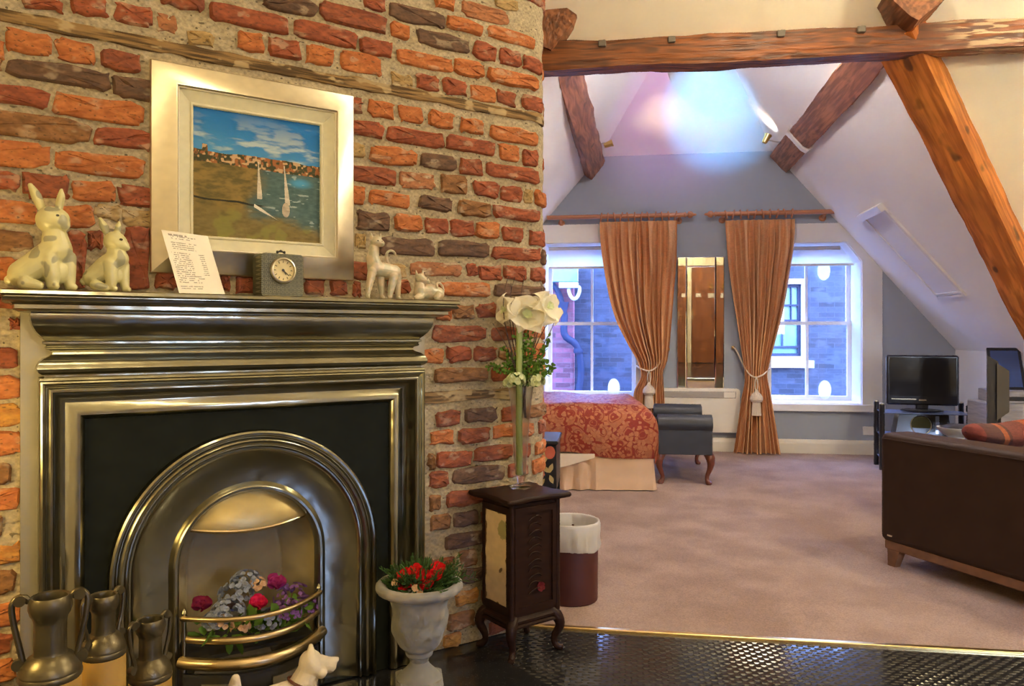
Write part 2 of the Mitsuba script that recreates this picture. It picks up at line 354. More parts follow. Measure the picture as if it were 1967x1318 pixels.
# --- chimney wall: lime mortar bed and its bricks
ss = np.r_[np.arange(-2.6, -0.8, .2), np.arange(-0.8, 2.3, .028), np.arange(2.3, 3.3, .14)]
zs = np.r_[np.arange(0, 2.75, .028), np.arange(2.75, 4.05, .13)]
S, Z = np.meshgrid(ss, zs, indexing='ij')
p0 = bend(S, Z, 0 * S)
Wd = (meshkit.fbm(p0 * 22, 3, 5) - .5) * .016
P = bend(S, Z, Wd).reshape(-1, 3)
ni, nj = S.shape
ii, jj = np.meshgrid(np.arange(ni - 1), np.arange(nj - 1), indexing='ij')
hole = (S[:-1, :-1] > .43) & (S[1:, 1:] < 1.03) & (Z[1:, 1:] < .74)
a = (ii * nj + jj)[~hole]
F = np.vstack([np.stack([a, a + nj, a + nj + 1], 1), np.stack([a, a + nj + 1, a + 1], 1)])
put('wall_chimney', (P, F), 'mat_mortar', smooth=True, kind='structure', label='bare brick chimney breast with lime mortar and a rounded corner')
def brick_mesh(s0, s1, z0, h, proud, seed):
    r = np.random.default_rng(seed)
    L, H = (s1 - s0) / 2, h / 2
    n = 18
    t = np.arange(n) / n * 2 * math.pi + .17
    e = .34
    cx = np.sign(np.cos(t)) * np.abs(np.cos(t)) ** e
    cz = np.sign(np.sin(t)) * np.abs(np.sin(t)) ** e
    ox, oz = r.normal(0, .0035, n), r.normal(0, .0032, n)
    rings = []
    for inset, w in ((-.002, -.006), (.0005, proud * .55), (.006, proud)):
        rings.append(np.stack([cx * (L - inset) + ox, cz * (H - inset) + oz, w + 0 * t + (r.normal(0, .0012, n) if w > 0 else 0)], 1))
    rings.append(np.stack([cx * L * .55, cz * H * .5, proud + r.normal(0, .0022, n)], 1))
    v, f = loft(rings)
    skew = r.normal(0, .012)
    return bend(v[:, 0] + (s0 + s1) / 2, v[:, 1] + z0 + skew * v[:, 0], v[:, 2]), f
todo = [(int(x[0]) / 1e3, int(x[1]) / 1e3, int(x[2]) / 1e3, int(x[3]) / 1e3, x[4]) for x in (b.split(',') for b in BRICKS.split())]
for i, (s0, s1, z, h, tone) in enumerate(todo):
    if s0 < .036 and s1 < .35 and h < .1:
        s0 = -.04 - .07 * float(np.random.default_rng(500 + i).random())
    if tone == 'T' or tone == 't':
        pd = rng.uniform(.004, .008)
    else:
        pd = rng.uniform(.008, .016)
    put('brick', brick_mesh(s0 - .002, s1 + .002, z, h * 1.06, pd, 100 + i), 'mat_brick_' + tone, 'wall_chimney', smooth=40)
# courses that turn the corner
zc = [.14, .20, .285, .345, .44, .52, .60, .68, .765, .83, .91, .98, 1.06, 1.145, 1.225, 1.30, 1.62, 1.69, 1.77, 1.845, 1.92, 2.0, 2.15, 2.23, 2.31, 2.39, 2.47]
for i, z in enumerate(zc):
    off = (.0, .055)[i % 2]
    for s0, s1 in ((2.03 + off, 2.13 + off),):
        put('brick', brick_mesh(s0, s1, z, .056, .010, 900 + i), 'mat_brick_' + 'ORMOROR'[i % 7], 'wall_chimney', smooth=40)
ex = []
for i in range(0, 48):
    z = .045 + .0795 * i
    if z > 3.9:
        break
    for j in range(-9, 16):
        s0 = (j * .228 - .125 - .212 if j <= 0 else j * .228) + (.0, .114 if j > 0 else -.114)[i % 2] + rng.normal(0, .004)
        s1 = s0 + .212
        seen = (s1 > -.03 and s0 < 2.25 and z < 2.52)
        if seen and s0 > 2.2:
            seen = False
        if s0 < -2.0 or s1 > 3.2 or (s1 > -.12 and s0 < 2.24 and z < 2.56):
            continue
        ex.append(brick_mesh(s0, s1, z, .064, .010, 2000 + i * 50 + j))
for i in range(1, 32, 2):
    ex.append(brick_mesh(-.232, -.135, .045 + .0795 * i, .064, .010, 7000 + i))
put('brick_rows', join(*ex), 'mat_brick_R', 'wall_chimney', smooth=40, kind='stuff')
# timber lacing pieces built into the brickwork
def lacing(s0, s1, z0, z1, pd, seed):
    n = int((s1 - s0) / .03)
    s = np.linspace(s0, s1, n)
    zt = z1 + (meshkit.fbm(np.stack([s * 9, s * 0, s * 0 + seed], 1), 3) - .5) * .018
    zb = z0 + (meshkit.fbm(np.stack([s * 9, s * 0 + 4, s * 0 + seed], 1), 3) - .5) * .018
    rings = []
    for k in range(n):
        q = [(zb[k], -.01), (zb[k] + .003, pd * .7), (zb[k] * .65 + zt[k] * .35, pd), (zb[k] * .4 + zt[k] * .6, pd * .8), (zt[k] - .003, pd * .8), (zt[k], -.01)]
        rings.append([bend(s[k], a, b) for a, b in q])
    return loft(np.array(rings))
put('lacing_timber', lacing(-.55, 1.96, 2.064, 2.106, .011, 1), 'mat_lacing_wood', 'wall_chimney', smooth=30, label='weathered timber strip laid in the brickwork')
put('lacing_timber', lacing(1.36, 1.84, .935, .982, .009, 2), 'mat_lacing_wood', 'wall_chimney', smooth=30)

# --- planes of the loft: the far gable wall, the two roof slopes of the wing, the hip, the main roof slope
YF = 8.15
def zr(x): return 2.816 - 1.162 * (x - 1.604)
def zl(x): return 3.021 + 1.162 * (x + .315)
RX, RZ = .5563, 4.034            # ridge of the wing
HIP = .62
def slab(pts, out, t=.06):
    pts = np.asarray(pts, float)
    return hullof(np.vstack([pts, pts + np.asarray(out, float) * t]))
win_r = [(1.405, .496), (2.271, .496), (2.271, 1.91), (2.124, 2.103), (1.405, 2.103)]
win_l = [(-.88, .52), (.07, .52), (.07, 2.14), (-.88, 2.14)]
gable = sg.Polygon([(-2.06, -.05), (3.17, -.05), (3.17, 1.03), (1.40, 3.09), (-.29, 3.09), (-2.06, 1.03)]).difference(sg.Polygon(win_r)).difference(sg.Polygon(win_l))
put('wall_back', swap(prism(gable, -(YF + .42), -YF), [0, 2, 1], (1, -1, 1)), 'mat_blue_paint', smooth=False, kind='structure', label='blue-grey gable wall with two windows')
apex = 8.15 - (RZ - 3.03) / HIP
xr3, xl3 = 1.604 - (3.03 - 2.816) / 1.162, -.315 + (3.03 - 3.021) / 1.162
nR, nL, nM, nH = np.array([.758, 0, .652]), np.array([-.758, 0, .652]), np.array([0, .76, .65]), np.array([0, HIP, 1.0]) / math.hypot(HIP, 1)
YM = 4.833
def ym(z): return YM - (z - 2.766) / 1.17
put('ceiling', slab([(3.135, 8.2, 1.038), (xr3, 8.2, 3.03), (xr3, 8.15, 3.03), (RX, apex, RZ), (RX, ym(RZ), RZ), (1.514, 4.70, 2.92), (3.135, 6.31, 1.038)], nR), 'mat_white_plaster', smooth=False, kind='structure', label='white sloping ceiling right of the windows')
put('ceiling', slab([(-2.02, 8.2, 1.04), (xl3, 8.2, 3.03), (xl3, 8.15, 3.03), (RX, apex, RZ), (RX, ym(RZ), RZ), (-.402, 4.70, 2.92), (-2.02, 6.31, 1.04)], nL), 'mat_white_plaster', smooth=False, kind='structure', label='white sloping ceiling left of the windows')
put('ceiling', slab([(xr3 + .03, 8.2, 3.0), (xl3 - .03, 8.2, 3.0), (RX, apex, RZ)], nH), 'mat_white_plaster', smooth=False, kind='structure', label='white hipped ceiling above the gable wall')
zt = 3.9
put('ceiling', slab([(1.514, 4.70, 2.92), (3.135, 6.31, 1.04), (4.6, 6.31, 1.04), (4.6, 4.70, 2.92)], nM), 'mat_cream_paint', smooth=False, kind='structure', label='cream roof slope right of the valley beam')
put('ceiling', slab([(-.402, 4.70, 2.92), (-2.02, 6.31, 1.04), (-3.4, 6.31, 1.04), (-3.4, 4.70, 2.92)], nM), 'mat_cream_paint', smooth=False, kind='structure')
put('ceiling', slab([(-3.4, 4.70, 2.92), (4.6, 4.70, 2.92), (4.6, ym(zt), zt), (-3.4, ym(zt), zt)], nM), 'mat_cream_paint', smooth=False, kind='structure', label='cream roof slope above the collar beam')
put('ceiling', box(-3.4, 4.6, -1.1, ym(zt) + .05, zt, zt + .08), 'mat_cream_paint', smooth=False, kind='structure')
put('wall_right', box(3.135, 3.20, 6.31, 8.2, -.05, 1.06), 'mat_white_plaster', smooth=False, kind='structure', label='low white knee wall under the right slope')
put('wall_right', box(3.135, 4.65, 6.31, 6.38, -.05, 1.06), 'mat_cream_paint', smooth=False, kind='structure')
put('wall_right', box(4.5, 4.6, -1.1, 6.35, -.05, 3.95), 'mat_cream_paint', smooth=False, kind='structure')
put('wall_left', box(-2.09, -2.02, 6.31, 8.2, -.05, 1.06), 'mat_white_plaster', smooth=False, kind='structure')
put('wall_left', box(-3.4, -2.02, 6.31, 6.38, -.05, 1.06), 'mat_cream_paint', smooth=False, kind='structure')
put('wall_left', box(-3.4, -3.3, -1.1, 6.35, -.05, 3.95), 'mat_cream_paint', smooth=False, kind='structure')
put('wall_front', swap(prism(sg.box(-3.4, -.05, 4.6, 3.95).difference(sg.box(2.75, .85, 3.45, 1.95)), 1.0, 1.1), [0, 2, 1], (1, -1, 1)), 'mat_cream_paint', smooth=False, kind='structure')
put('floor', box(-3.4, 4.6, 3.185, 8.2, -.06, 0), 'mat_carpet', smooth=False, kind='structure', label='pinkish beige carpet')
put('floor', box(-3.4, 4.6, -1.1, 3.165, -.06, -.003), 'mat_black_plate', smooth=False, kind='structure', label='shiny black raised-pattern floor')
lz = []
for j, y in enumerate(np.arange(1.6, 3.14, .021)):
    for x in np.arange(-.55, 2.6, .042):
        lz.append((x + (.021 if j % 2 else 0), y))
lz = np.array(lz)
q = np.array([[.016, 0, 0], [.005, .0055, 0], [-.005, .0055, 0], [-.016, 0, 0], [-.005, -.0055, 0], [.005, -.0055, 0], [.010, 0, .0036], [-.010, 0, .0036]])
rot = np.array([[math.cos(.0), -math.sin(.0)], [math.sin(.0), math.cos(.0)]])
tri = np.array([[0, 1, 6], [1, 2, 6], [2, 7, 6], [2, 3, 7], [3, 4, 7], [4, 5, 7], [5, 6, 7], [5, 0, 6]])
ang = np.where(np.arange(len(lz)) % 2 == 0, .0, .0)
V = (q[None] + np.c_[lz, lz[:, :1] * 0 - .003][:, None, :]).reshape(-1, 3)
put('floor_001__lozenges', (V, (tri[None] + np.arange(len(lz))[:, None, None] * 8).reshape(-1, 3)), 'mat_black_plate', smooth=False, kind='stuff')
put('trim_1', loft(np.array([[(x, 3.163, -.004), (x, 3.163, .004), (x, 3.168, .007), (x, 3.186, .007), (x, 3.191, .004), (x, 3.191, -.004)] for x in (-.45, 4.5)])), 'mat_brass', smooth=False, kind='structure', label='brass threshold strip between carpet and black floor')
def skirting(x0, x1):
    prof = [(YF, 0), (YF - .02, 0), (YF - .02, .10), (YF - .014, .115), (YF - .010, .135), (YF, .14)]
    return loft(np.array([[(x, y, z) for y, z in prof] for x in (x0, x1)]))
put('baseboard_back', skirting(-2.02, 3.135), 'mat_pale_trim', smooth=False, kind='structure', label='cream skirting board below the windows')
put('baseboard_right', loft(np.array([[(x, y, z) for x, z in ((3.136, 0), (3.118, 0), (3.118, .12), (3.136, .14))] for y in (8.13, 6.31)])), 'mat_pale_trim', smooth=False, kind='structure')

# --- beams
def beam(pts, w, h, xax, seed, amp=.008, n=26, chamfer=.14):
    """A hewn timber along the polyline pts; w across xax, h along the other normal."""
    pts = np.asarray(pts, float)
    t = np.linspace(0, 1, n)
    c = np.stack([np.interp(t, np.linspace(0, 1, len(pts)), pts[:, k]) for k in range(3)], 1)
    d = pts[-1] - pts[0]; d /= np.linalg.norm(d)
    x = np.asarray(xax, float); x = x - d * (x @ d); x /= np.linalg.norm(x)
    y = np.cross(d, x)
    g = []
    k = 6
    for (x0, y0), (x1, y1) in zip([(-1, -1), (1, -1), (1, 1), (-1, 1)], [(1, -1), (1, 1), (-1, 1), (-1, -1)]):
        for s in np.linspace(0, 1, k, endpoint=False):
            s = s * (1 - 2 * chamfer * .35) + chamfer * .35
            g.append((x0 + (x1 - x0) * s, y0 + (y1 - y0) * s))
    g = np.array(g)
    rings = []
    for i in range(n):
        base = c[i] + g[:, :1] * w / 2 * x + g[:, 1:] * h / 2 * y
        rad = g[:, :1] * x + g[:, 1:] * y
        nz = meshkit.fbm(base * np.array([9, 9, 9.0]) + seed, 3, seed) - .5
        nz2 = meshkit.noise(base * 2.2 + seed, seed + 9) - .5
        rings.append(base + rad * (nz * 2 * amp + nz2 * 2 * amp)[:, None])
    return loft(rings)
k = put('collar_beam', beam([(-.9, 4.66, 2.838), (1.0, 4.66, 2.832), (4.5, 4.66, 2.84)], .16, .165, (0, 1, 0), 3, .009, 60), 'mat_oak_x', smooth=40, label='long hewn oak collar beam spanning the room below the cream slope', cat='beam')
put('purlin_beam', beam([(1.560, 8.15, 2.972), (1.555, 5.4, 2.985), (1.525, 4.43, 3.02)], .24, .24, (.65, 0, -.76), 5, .010, 40), 'mat_oak_y', smooth=40, label='right purlin beam with a pale strap, from the gable to a cut end above the collar beam', cat='beam')
put('strap', jitter(beam([(1.555, 7.26, 2.977), (1.555, 7.17, 2.977)], .27, .27, (.65, 0, -.76), 5, .002, 6), .002, 30), 'mat_white_plaster', 'purlin_beam', label='pale strap')
put('purlin_beam', beam([(-.410, 8.15, 2.965), (-.475, 5.4, 3.0), (-.475, 4.55, 3.03)], .24, .24, (-.65, 0, -.76), 8, .010, 40), 'mat_oak_y', smooth=40, label='left purlin beam beside the brick chimney corner', cat='beam')
vd = np.array([1.621, 1.61, -1.88])
off = np.array([-.35, -.36, -.86]) * .03
put('valley_beam', beam([np.array([1.50, 4.68, 2.94]) + off, np.array([3.135, 6.31, 1.04]) + off], .24, .16, np.cross(vd, [-.35, -.36, -.86]), 11, .006, 40), 'mat_oak_z', smooth=40, label='orange-brown diagonal oak beam in the valley between the white and cream slopes', cat='beam')
for x in (-.155, .24, .845, 1.275):
    put('fixing_plate', jitter(box(x - .022, x + .022, 4.562, 4.60, 2.868, 2.905, .004), .003, 60), 'mat_fixing' if 'mat_fixing' in scene else pr('fixing', (.09, .075, .06), .6), 'collar_beam', smooth=False, label='small grey metal fixing plate')
# ================================================================ windows and the street side
scene['mat_pane'] = {'type': 'thindielectric', 'int_ior': 1.5}
scene['mat_glass'] = {'type': 'dielectric', 'int_ior': 1.5}
pr('blind_cloth', (.80, .82, .86), .9, spec_trans=0.0, two=False) if False else None
scene['mat_blind'] = {'type': 'twosided', 'bsdf': {'type': 'diffuse', 'reflectance': {'type': 'rgb', 'value': [.82, .84, .88]}}}
scene['mat_blind_thin'] = {'type': 'principledthin', 'base_color': {'type': 'rgb', 'value': [.86, .88, .92]}, 'roughness': .8, 'diff_trans': 1.1, 'spec_trans': 0.0}
def xz(poly, y0, y1):
    return swap(prism(poly, -y1, -y0), [0, 2, 1], (1, -1, 1))
def window(n, poly, xm, zm, label):
    k = 'window_%d' % n
    P = sg.Polygon(poly)
    x0, z0, x1, z1 = P.bounds
    labels[k] = {'label': label, 'kind': 'structure'}
    def cut(p, a): return p.intersection(sg.box(x0 - .5, a, x1 + .5, 9))
    # casing on the room face: three steps
    for e, d in ((.19, .018), (.12, .030), (.045, .022)):
        ring = P.buffer(e, join_style=2).difference(P).intersection(sg.box(-9, z0 - .0, 9, 9))
        put('casing', xz(ring, YF - d, YF + .01), 'mat_white_gloss', k, smooth=False)
    put('sill', join(box(x0 - .21, x1 + .21, YF - .05, YF + .005, z0 - .075, z0 - .0, .006), box(x0 - .002, x1 + .002, YF, YF + .36, z0 - .02, z0 + .004, .001)), 'mat_white_gloss', k, smooth=False)
    rev = P.buffer(.012, join_style=2).difference(P.buffer(-.006, join_style=2)).intersection(sg.box(-9, z0 + .004, 9, 9))
    put('reveal', xz(rev, YF - .002, YF + .40), 'mat_white_gloss', k, smooth=False)
    st = .045
    for nm, zl0, zl1, y in (('upper_sash', zm - .018, 9, YF + .37), ('lower_sash', 0, zm + .018, YF + .33)):
        body = P.intersection(sg.box(-9, zl0, 9, zl1))
        gl = body.buffer(-st, join_style=2) if nm == 'upper_sash' else sg.box(x0 + st, z0 + .055, x1 - st, zm - .018)
        if nm == 'upper_sash':
            gl = gl.intersection(sg.box(-9, zm + .018, 9, 9)).union(sg.box(x0 + st, zm + .018, x1 - st, zm + .05))
        bar = sg.box(xm - .013, zl0, xm + .013, zl1)
        s = put(nm, xz(body.difference(gl.difference(bar)), y, y + .045), 'mat_white_gloss', k, smooth=False)
        for side in (sg.box(-9, -9, xm, 9), sg.box(xm, -9, 9, 9)):
            g = max(getattr(gl.difference(bar).intersection(side), 'geoms', [gl.difference(bar).intersection(side)]), key=lambda q: q.area)
            b = g.bounds
            put('pane', (np.array([[b[0], y + .02, b[1]], [b[2], y + .02, b[1]], [b[2], y + .02, b[3]], [b[0], y + .02, b[3]]]) if len(g.exterior.coords) < 6 else np.array([[a, y + .02, c] for a, c in g.exterior.coords[:-1]]),
                        np.array([[0, 1, 2], [0, 2, 3]]) if len(g.exterior.coords) < 6 else np.array([[0, i, i + 1] for i in range(1, len(g.exterior.coords) - 2)])), 'mat_pane', s, smooth=False)
    bz = 1.895
    bl = thing('roller_blind', 'white roller blind drawn a little way down in the %s window' % ('left' if n == 1 else 'right'), 'blind')
    cl = P.buffer(-.025, join_style=2).intersection(sg.box(-9, bz, 9, 9))
    c = np.array(cl.exterior.coords[:-1])
    put('fabric', (np.array([[a, YF + .16, b] for a, b in c]), np.array([[0, i, i + 1] for i in range(1, len(c) - 1)])), 'mat_blind_thin', bl, smooth=False)
    put('bottom_bar', box(x0 + .03, x1 - .03, YF + .152, YF + .168, bz - .012, bz + .012), 'mat_white_gloss', bl, smooth=False)
    put('roller', tube([(x0 + .03, YF + .17, z1 - .04), (min(x1 - .03, 2.11), YF + .17, z1 - .04)], .022, 16), 'mat_white_gloss', bl)
window(1, win_l, -.401, 1.303, 'white sash window on the left behind the bed')
window(2, win_r, 1.829, 1.303, 'white sash window on the right with its top corner cut by the roof slope')
def plaque_mat():
    scene['mat_plaque'] = {'type': 'principledthin', 'base_color': {'type': 'rgb', 'value': [.93, .94, .92]}, 'roughness': .7, 'diff_trans': 1.0, 'spec_trans': 0.0}
    return 'mat_plaque'
def oval(x, z, label):
    a = np.linspace(0, 2 * math.pi, 32, endpoint=False)
    m = prism(np.stack([.064 * np.cos(a), .10 * np.sin(a)], 1), 0, .008)
    put('oval_plaque', mv(swap(m, [0, 2, 1], (1, -1, 1)), np.array([x, YF + .325, z])), 'mat_plaque' if 'mat_plaque' in scene else plaque_mat(), smooth=30, label=label, cat='plaque', group=None)
oval(2.0, .612, 'white oval plaque standing at the bottom of the right window')
oval(1.99, 1.845, 'white oval plaque hanging below the blind of the right window')
oval(-.165, .612, 'white oval plaque at the bottom of the left window, half behind the bed')

# --- the house opposite
def street_brick(base, pale):
    def fn(p, n, uv):
        row = dr.floor(p.z / .075)
        off = dr.select((row - 2 * dr.floor(row / 2)) > .5, .1125, 0.0)
        s = p.x + p.y * .7 + off
        fx = s / .225 - dr.floor(s / .225)
        fz = p.z / .075 - row
        c = cell_rand(dr.floor(s / .225), row, 3)
        col = mi.Color3f(base) * (.55 + .9 * c) * (.8 + .4 * fbm(p.x * 30, p.y, p.z * 50, 2))
        col = mix(col, mi.Color3f(pale), smoothstep(.55, .75, fbm(p.x * 5, p.z * 13, 1.0, 3)) * .6)
        joint = dr.select((fx < .05) | (fz < .14), 1.0, 0.0)
        return mix(col, mi.Color3f(pale) * .75, joint * .8)
    return fn
pr('street_brick', street_brick((.0095, .0130, .0235), (.025, .031, .051)), .9)
pr('street_brick_red', street_brick((.100, .026, .034), (.105, .06, .065)), .9)
pr('street_white', (.30, .34, .33), .5)
pr('pipe_paint', (.010, .014, .030), .7, spec=.2)
pr('street_glass', (.08, .15, .14), .06, spec=.5)
hb = thing('opposite_house', 'brick house across the yard seen through both windows', 'building')
YO = 12.0
put('wall', xz(sg.box(-6, -3, 8, 2.75).difference(sg.box(1.95, .80, 2.53, 1.96)), YO, YO + .25), 'mat_street_brick', hb, smooth=False)
w = put('window', xz(sg.box(1.93, .78, 2.58, 2.0).difference(sg.box(1.99, .86, 2.50, 1.92)), YO - .03, YO + .12), 'mat_street_white', hb, smooth=False)
put('sill', box(1.85, 2.66, YO - .12, YO + .05, .69, .80), 'mat_street_white', w, smooth=False)
put('sash', join(*[box(a, b, YO + .03, YO + .07, c, d, .002) for a, b, c, d in ((1.98, 2.51, .86, .90), (1.98, 2.51, .98, 1.01), (1.98, 2.51, 1.34, 1.40), (1.98, 2.51, 1.60, 1.625), (1.98, 2.51, 1.88, 1.92), (1.98, 2.02, .86, 1.92), (2.46, 2.51, .86, 1.92), (2.235, 2.255, .98, 1.92), (2.36, 2.375, 1.36, 1.92), (2.11, 2.125, 1.36, 1.92))]), 'mat_pipe_paint', w, smooth=False)
put('pane', box(1.98, 2.52, YO + .08, YO + .09, .86, 1.92), 'mat_street_glass', w, smooth=False)
put('pier', box(-3.4, -.83, YO - .30, YO, -3, 2.75), 'mat_street_brick_red', hb, smooth=False)
dp = thing('drainpipe', 'dark blue drainpipe with a swan neck and hopper on the red brick pier', 'pipe')
put('hopper', hullof([(-.98 + a * .09 * s, YO - .42 + b * .06 * s, z) for a in (-1, 1) for b in (-1, 1) for s, z in ((1, 1.66), (.5, 1.46))]), 'mat_pipe_paint', dp, smooth=False)
put('pipe', tube(spline([(-.965, YO - .40, 1.5), (-.965, YO - .40, 1.25), (-.93, YO - .40, 1.14), (-.80, YO - .38, 1.05), (-.752, YO - .36, .95), (-.752, YO - .36, .3), (-.752, YO - .36, -2)], 60), .052, 14), 'mat_pipe_paint', dp)
put('collar', lathe([(.065, 0), (.07, .02), (.07, .05), (.065, .07)], 20, (-.752, YO - .36, .90)), 'mat_pipe_paint', dp)
put('branch_pipe', tube(spline([(-1.4, YO - .42, 2.02), (-1.12, YO - .42, 1.92), (-1.02, YO - .42, 1.75), (-.99, YO - .42, 1.64)], 20), .04, 12), 'mat_pipe_paint', dp)
VB = 0
vb = thing('vent_box', 'pale blue box on the wall outside the left window with a white u-bend below', 'box')
put('box', box(-1.12, -.74, YO - .56, YO - .46, 1.95, 2.3, .01), 'mat_street_glass', vb, smooth=False)
put('ledge', box(-1.02, -.74, YO - .60, YO - .46, 1.86, 1.945, .006), 'mat_street_white', vb, smooth=False)
put('u_bend', tube(spline([(-.86, YO - .53, 1.88), (-.86, YO - .53, 1.76), (-.80, YO - .53, 1.70), (-.74, YO - .53, 1.76), (-.74, YO - .53, 1.88)], 24), .028, 10), 'mat_street_white', vb)
put('yard', box(-8, 10, 8.6, 12.3, -3.1, -3.0), 'mat_street_brick', smooth=False, kind='structure')

# ================================================================ curtains, poles
def curtain_fn(p, n, uv):
    s = uv.x * 12 + .3 * noise(uv.y * 2, uv.x * 7, 1.0)
    st = s - dr.floor(s)
    c = mix(mi.Color3f(.54, .27, .12), mi.Color3f(.62, .42, .24), smoothstep(.55, .62, st) * (1 - smoothstep(.86, .94, st)) * .4)
    return c * (.85 + .3 * fbm(uv.x * 60, uv.y * 400, 1.0, 2))
pr('curtain', curtain_fn, .62, spec=.3, sheen=.5)
pr('rope', lambda p, n, uv: mi.Color3f(.66, .56, .43) * (.8 + .4 * noise(p.x * 160, p.y * 160, p.z * 160)), .8)
def lin(t, pts):
    from scipy.interpolate import PchipInterpolator
    a = np.asarray(pts, float)
    return PchipInterpolator(a[:, 0], a[:, 1])(t)
def curtain(edgeL, edgeR, amp, ztop, zbot, folds, ph, label, hem):
    def fn(u, v):
        z = ztop + (zbot - ztop) * v
        t = 1 - v
        xl, xr = lin(-z, [(-a, b) for a, b in edgeL]), lin(-z, [(-a, b) for a, b in edgeR])
        A = lin(-z, [(-a, b) for a, b in amp])
        w = u + .018 * np.sin(u * 23 + v * 4 + ph) + .010 * np.sin(u * 51 + v * 9)
        f = w * folds * 2 * math.pi + ph
        y = YF - .125 - .05 * v - A * (np.sin(f) + .30 * np.sin(2 * f + .8 + v)) * (1 - .25 * np.sin(u * 7 + ph))
        x = xl + (xr - xl) * u + A * .35 * np.cos(f) * np.sin(np.pi * np.clip(u * 1.0, 0, 1))
        return np.stack([x, y, z], -1)
    nu, nv = 260, 90
    v, f = sheet(fn, nu, nv)
    uu, vv = np.meshgrid(np.linspace(0, 1, nu), np.linspace(0, 1, nv), indexing='ij')
    k = thing('curtain', label, 'curtain')
    put('cloth', (v, f), 'mat_curtain', k, smooth=True, uv=np.stack([uu.ravel(), vv.ravel()], 1))
    # stitched heading tucks
    return k
cl = curtain([(2.335, -.300), (2.2, -.295), (1.626, -.215), (1.35, -.14), (1.094, -.02), (.85, .105), (.78, .115), (.60, .045), (.3, .02), (.01, .0)],
        [(2.335, .475), (2.0, .472), (1.62, .445), (1.2, .41), (.92, .375), (.8, .335), (.6, .345), (.3, .36), (.01, .37)],
        [(2.335, .014), (2.2, .044), (1.5, .050), (.9, .032), (.82, .024), (.6, .034), (.01, .044)], 2.335, .01, 11, .4, 'striped copper curtain of the left window, tied back behind the bed', 0)
cr = curtain([(2.325, .946), (2.0, .965), (1.6, 1.01), (1.304, 1.055), (1.0, 1.10), (.83, 1.125), (.76, 1.13), (.55, 1.095), (.3, 1.06), (.012, 1.015)],
        [(2.325, 1.612), (2.1, 1.605), (1.82, 1.565), (1.5, 1.51), (1.2, 1.44), (.9, 1.365), (.80, 1.345), (.6, 1.375), (.3, 1.42), (.012, 1.465)],
        [(2.325, .014), (2.2, .044), (1.5, .050), (.9, .032), (.80, .024), (.6, .036), (.1, .046), (.012, .052)], 2.325, .012, 10, 2.1, 'striped copper curtain of the right window, tied back and reaching the carpet', 0)
def pole(x0, x1, z, fin, rings, brk, label):
    k = thing('curtain_pole', label, 'curtain pole')
    y = YF - .115
    put('rod', tube([(x0, y, z), (x1, y, z)], .0225, 18), 'mat_rail_wood', k)
    xf, sgn = (x1, 1) if fin > 0 else (x0, -1)
    prof = [(.019, 0), (.027, .006), (.027, .016), (.017, .022), (.017, .034), (.032, .044), (.036, .060), (.030, .078), (.017, .088), (.013, .098), (.011, .112), (.003, .122)]
    m = lathe(prof, 24)
    put('finial', mv(swap(m, [2, 1, 0], (sgn, 1, 1)) if True else m, np.array([xf, y, z])), 'mat_rail_wood', k)
    for xb in brk:
        put('bracket', join(tube([(xb, y, z - .022), (xb, YF - .03, z - .045)], .014, 12), lathe([(.030, 0), (.034, .005), (.034, .014), (.02, .02)], 20) if False else mv(swap(lathe([(.034, 0), (.034, .014), (.022, .022)], 20), [0, 2, 1], (1, -1, 1)), np.array([xb, YF, z - .045]))), 'mat_rail_wood', k)
    for xr in rings:
        a = np.linspace(0, 2 * math.pi, 22, endpoint=False)
        ln = .012 * math.sin(xr * 57)
        r = put('ring', tube(np.stack([xr + ln * np.sin(a), y + .038 * np.cos(a), z - .009 + .042 * np.sin(a)], 1), .0068, 8, closed=True), 'mat_rail_wood', k)
    return k
pole(-.84, .545, 2.392, 1, np.linspace(-.285, .46, 12), (-.70, .50), 'left wooden curtain pole with rings and ball finial')
pole(.865, 1.985, 2.392, -1, np.linspace(.955, 1.59, 10), (.93, 1.90), 'right wooden curtain pole with rings, running to the roof slope')
def tieback(hook, low, end, ztas, label):
    k = thing('tieback', label, 'tieback')
    y = YF - .19
    p = spline([(hook[0], YF - .01, hook[1]), (hook[0] * .6 + low[0] * .4, YF - .13, hook[1] * .45 + low[1] * .55), (low[0], y, low[1]), (end[0], YF - .15, end[1]), (end[0] + .01 * np.sign(end[0] - low[0]), YF - .05, end[1] + .01)], 40)
    put('cord', tube(p, .0085, 8), 'mat_rope', k)
    put('hook', lathe([(.012, 0), (.016, .01), (.016, .02), (.01, .03)], 14, (hook[0], YF - .02, hook[1] - .015)), 'mat_brass', k)
    for s in (-1, 1):
        put('drop', tube(spline([(low[0], y - .004, low[1]), (low[0] + s * .014, y - .012, low[1] - .06), (low[0] + s * .004, y - .014, ztas + .03)], 14), .006, 7), 'mat_rope', k)
    put('tassel_head', lathe([(.002, .05), (.014, .04), (.024, .02), (.045, .0), (.062, -.03), (.064, -.055), (.05, -.075), (.03, -.08)], 22, (low[0], y - .016, ztas)), 'mat_rope', k)
    a = np.arange(48)
    rr = .043 + .003 * (a % 2)
    ring = lambda s, z: np.stack([low[0] + rr * s * np.cos(a * 2 * math.pi / 48), y - .016 + rr * s * np.sin(a * 2 * math.pi / 48), ztas + z + 0 * a], 1)
    put('tassel_skirt', loft(np.array([ring(.8, -.07), ring(.92, -.12), ring(1.0, -.19), ring(1.02, -.21)])), 'mat_rope', k, smooth=False)
tieback((.395, 1.035), (.195, .822), (.10, .85), .66, 'cream rope tieback with tassel on the left curtain')
tieback((1.035, 1.055), (1.235, .765), (1.36, .84), .60, 'cream rope tieback with tassel on the right curtain')

